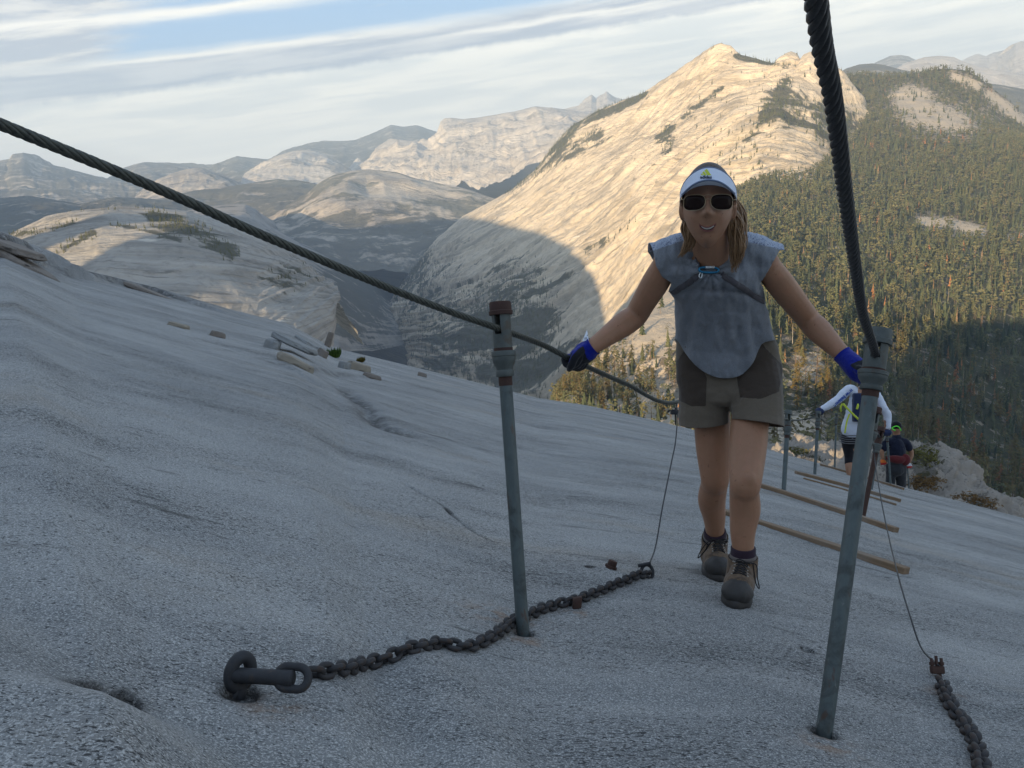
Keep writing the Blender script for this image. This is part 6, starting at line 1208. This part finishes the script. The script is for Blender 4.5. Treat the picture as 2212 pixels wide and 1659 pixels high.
def hiker_white():
    D = 11.9; Q = lambda x, y, dd=0: P(x, y, D+dd); g = Q(1836, 1050, .1); g[2] = float(ground_z(g[0], g[1])); rt = empty('person', g, 'hiker in white long-sleeved shirt and black leggings seen from behind below the hiker in grey', 'person')
    neck = Q(1867, 838, .05); sL, sR = Q(1833, 842), Q(1888, 850, .05); hip = Q(1842, 938, .08); kn1 = Q(1834, 985, .15); an1 = Q(1838, 1040, .05); kn2 = Q(1862, 985, .25); an2 = Q(1858, 1046, .3)
    body = [[(hip, .13), (Q(1852, 895), .12), (Q(1860, 855), .12), (neck, .06), (Q(1872, 822, -.02), .058)], [(Q(1836, 945, .08), .085), (kn1, .055), (Q(1835, 1008, .1), .056), (an1, .036)], [(Q(1856, 945, .1), .085), (kn2, .055), (Q(1860, 1010, .28), .055), (an2, .036)], [(sL, .05), (Q(1803, 868), .04), (Q(1772, 884), .03)], [(sR, .05), (Q(1913, 885), .04), (Q(1915, 928), .03)]]
    S = MB()
    for pr in body: limb(S, pr, 14, 7)
    S.ell(Q(1874, 814, -.03), F0, .075, .105, .095, 16, 12); v, t = organic(S, .009, 4, .5); skin_obj('body', v, t, [M_SKIN], rt)
    o, v, t = org('shirt', [[(Q(1841, 928, .06), .145), (Q(1848, 895), .128), (Q(1857, 862), .128), (Q(1863, 846, .02), .09)], [(Q(1850, 850), .075), (sL, .068), (Q(1812, 862), .058), (Q(1795, 873), .052), (Q(1776, 884), .042)], [(Q(1866, 852), .075), (sR, .066), (Q(1906, 878), .056), (Q(1917, 898), .054), (Q(1917, 922), .044)]], .010, M_WHITE, rt, 4, None, .012)
    org('leggings', [[(Q(1843, 936, .08), .137), (Q(1840, 950, .1), .12)], [(Q(1831, 945, .08), .092), (Q(1832, 965, .12), .078), (kn1, .062), (Q(1834, 1000, .12), .058)], [(Q(1857, 947, .1), .09), (kn2, .062), (Q(1861, 1000, .26), .058)]], .009, M_LEG, rt)
    m = MB()
    for k in range(5): m.tube(crom([Q(1808+k*.8, 935+k*4.2, -.03), Q(1825, 940+k*4.4, -.08), Q(1850, 941+k*4.4, -.07)], 5), .006, 5)
    m.build('waist_stripes', M_STRIPE, rt)
    for p, n2 in ((Q(1769, 888, -.02), 'glove'), (Q(1915, 933), 'glove')):
        S = MB(); c = p; S.ell(c, F0, .048, .05, .045, 14, 10)
        for i in range(4): limb(S, [(c+RGT*(-.035+.022*i)+UPV*.015-FWD*.03, .016), (c+RGT*(-.037+.024*i)-UPV*.012-FWD*.048, .014), (c+RGT*(-.035+.022*i)-UPV*.045-FWD*.02, .012)], 8, 4)
        limb(S, [(c+RGT*.04+UPV*.02, .018), (c+RGT*.055-UPV*.01-FWD*.03, .014)], 8, 4); vv, tt = organic(S, .007, 3, .4); skin_obj('glove', vv, tt, [M_NAVY], rt)
    m = MB(); m.ell(Q(1868, 822, -.05), F0, .085, .12, .10, 16, 12); m.build('hair', M_DHAIR, rt)
    for d0, x0, y0 in ((0, 1880, 876),):
        S = MB(); S.box(Q(1862, 880, -.15), F0, .24, .38, .10); v, t = organic(S, .014, 6, .6); pk = empty('backpack', Q(1869, 880, -.15), 'navy hydration pack with lime straps on the white-shirted hiker', 'backpack'); skin_obj('bag', v, t, [M_NAVY], pk)
        for pts_, r_ in (([Q(1851, 868, -.16), Q(1853, 876, -.2), Q(1851, 884, -.2)], .016), ([Q(1821, 872, -.15), Q(1832, 884, -.17), Q(1845, 897, -.20), Q(1856, 907, -.22)], .014), ([Q(1820, 872, -.13), Q(1816, 880, -.13), Q(1817, 889, -.1)], .012), ([Q(1835, 894, -.18), Q(1829, 912, -.18), Q(1825, 936, -.18)], .012), ([Q(1888, 936, -.2), Q(1890, 945, -.2)], .014)):
            m = MB(); m.tube(crom(pts_, 5), r_, 6); m.build('strap', M_YEL, pk)
    cu = bpy.data.curves.new('lettering', 'FONT'); cu.body = 'new balance'; cu.size = .066; cu.align_x = 'CENTER'; cu.offset = .0025; to = bpy.data.objects.new('tmp', cu); COL.objects.link(to); dg = bpy.context.evaluated_depsgraph_get(); dg.update(); tm = bpy.data.meshes.new_from_object(to.evaluated_get(dg)); bpy.data.objects.remove(to)
    a, b = Q(1825, 846), Q(1803, 866); xr = nrm(b-a); up = nrm(np.cross(-FWD, xr)); nn = np.cross(xr, up); c = (a+b)/2-FWD*.070+up*.010; tm.transform(Matrix.Translation(Vector(c))@Matrix(np.stack([xr, up, nn], 1).tolist()).to_4x4()); tm.materials.clear(); tm.materials.append(M_PRINT); link(bpy.data.objects.new('sleeve_lettering', tm), rt)
hiker_white()
def hiker_dark():
    D = 16.4; Q = lambda x, y, dd=0: P(x, y, D+dd); g = Q(1934, 1075, .2); zz = float(ground_z(g[0], g[1])); g[2] = zz
    rt = empty('person', g, 'man in black cap with green strap and dark shirt seen from behind among the posts', 'person'); neck = Q(1937, 945); sL, sR = Q(1916, 955), Q(1957, 957); hip = Q(1936, 1003)
    l1, l2 = g-RGT*.11, g+RGT*.11; l1[2] = float(ground_z(l1[0], l1[1]))+.07; l2[2] = float(ground_z(l2[0], l2[1]))+.07
    S = MB()
    for pr in [[(hip, .13), (Q(1936, 975), .135), (neck, .065), (Q(1936, 933), .062)], [(hip-RGT*.08, .09), (l1, .05)], [(hip+RGT*.08, .09), (l2, .05)], [(sL, .05), (Q(1905, 975), .042), (Q(1908, 994), .033)], [(sR, .05), (Q(1969, 978), .042), (Q(1963, 1000), .033)]]: limb(S, pr, 14, 7)
    S.ell(Q(1936, 926), F0, .078, .11, .098, 16, 12); v, t = organic(S, .010, 4, .5); skin_obj('body', v, t, [M_SKIN], rt)
    for e in (-1, 1): pass
    org('shirt', [[(Q(1936, 990), .155), (Q(1936, 970), .16), (Q(1936, 953), .12), (Q(1937, 946), .085)], [(Q(1925, 955), .085), (sL, .075), (Q(1909, 968), .068)], [(Q(1948, 955), .085), (sR, .075), (Q(1964, 968), .068)]], .012, M_DSHIRT, rt, 4, None, .012)
    org('trousers', [[(Q(1936, 1000), .15), (Q(1936, 1012), .145)], [(hip-RGT*.085-UPV*.05, .105), ((hip-RGT*.085+l1)*.5, .088), (l1, .078)], [(hip+RGT*.085-UPV*.05, .105), ((hip+RGT*.085+l2)*.5, .088), (l2, .078)]], .012, M_PANTS, rt, 4, None, .01)
    m = MB()
    for p in (l1, l2): m.ell(p-UPV*.03+FWD*.04, F0, .055, .05, .13, 12, 8)
    m2 = [('boot', l1), ('boot', l2)]
    for nme, p in m2: k = MB(); k.ell(p-np.array([0, 0, .03])+FWD*.05, F0, .055, .05, .13, 14, 10); k.build(nme, M_TOE, rt)
    c = Q(1936, 922); S = MB(); S.ell(c+UPV*.015, F0, .094, .098, .112, 18, 12); S.ell(c+FWD*.12-UPV*.01, F0, .075, .016, .085, 14, 8); v, t = organic(S, .009, 4, .5); ct = empty('cap', c, 'black cap with fluorescent green strap on the dark-shirted man', 'cap'); skin_obj('crown', v, t, [M_CAP], ct)
    m = MB(); m.tube(crom([Q(1926, 925, -.085), Q(1931, 922, -.118), Q(1937, 920.5, -.124), Q(1942, 923, -.112), Q(1946, 930, -.085)], 6), .011, 6); m.tube(crom([Q(1926, 924, -.085), Q(1930, 928, -.11), Q(1934, 930, -.118)], 5), .012, 6); m.build('strap', M_GREEN2, ct)
    S = MB(); limb(S, [(Q(1919, 990, -.06), .05), (Q(1932, 992, -.13), .075), (Q(1945, 993, -.14), .075), (Q(1955, 990, -.10), .055)], 12, 6); S.ell(Q(1955, 993, -.12), F0, .10, .115, .06, 14, 10); v, t = organic(S, .012, 4, .5); o = skin_obj('waist_pack', v, t, [M_MAROON], None); tag(o, 'maroon waist pack on the dark-shirted man', 'waist pack')
    for p, mt in ((Q(1907, 997), M_ORANGE), (Q(1962, 1004), M_PALE)):
        S = MB(); S.ell(p, F0, .05, .055, .045, 14, 10)
        for i in range(4): limb(S, [(p+RGT*(-.035+.022*i)-FWD*.035, .016), (p+RGT*(-.035+.022*i)-UPV*.04-FWD*.03, .014), (p+RGT*(-.033+.02*i)-UPV*.055, .012)], 8, 4)
        limb(S, [(p+RGT*.045, .018), (p+RGT*.05-UPV*.03-FWD*.03, .014)], 8, 4); v, t = organic(S, .008, 3, .4); skin_obj('glove', v, t, [mt, M_REDG], rt, ((v[t].mean(1)-p)@UPV < -.02).astype(int))
hiker_dark()

# ------------------------------------------------------------------ evening haze between the camera and the far ridges
def build_haze():
    m = bpy.data.materials.new('haze'); m.use_nodes = True; t = NT(m.node_tree); t.n.clear()
    out = t.new('ShaderNodeOutputMaterial'); v = t.new('ShaderNodeVolumePrincipled')
    v.inputs['Color'].default_value = (0.58, 0.77, 1.0, 1); v.inputs['Density'].default_value = HAZE; v.inputs['Anisotropy'].default_value = 0.0
    t.link(v.outputs[0], out.inputs['Volume'])
    x0, x1, y0, y1, z0, z1 = -26000, 26000, -6000, 24600, -6500, 1900
    vs = [(x, y, z) for x in (x0, x1) for y in (y0, y1) for z in (z0, z1)]
    o = bpy.data.objects.new('haze', np_mesh('haze', vs, [(0, 1, 3, 2), (4, 6, 7, 5), (0, 4, 5, 1), (2, 3, 7, 6), (0, 2, 6, 4), (1, 5, 7, 3)], [m], False))
    COL.objects.link(o); tag(o, kind='stuff', label='pale evening haze over the canyon and far ridges')
HAZE = 5.2e-5
build_haze()
sc.cycles.use_denoising = True
sc.cycles.volume_max_steps = 64
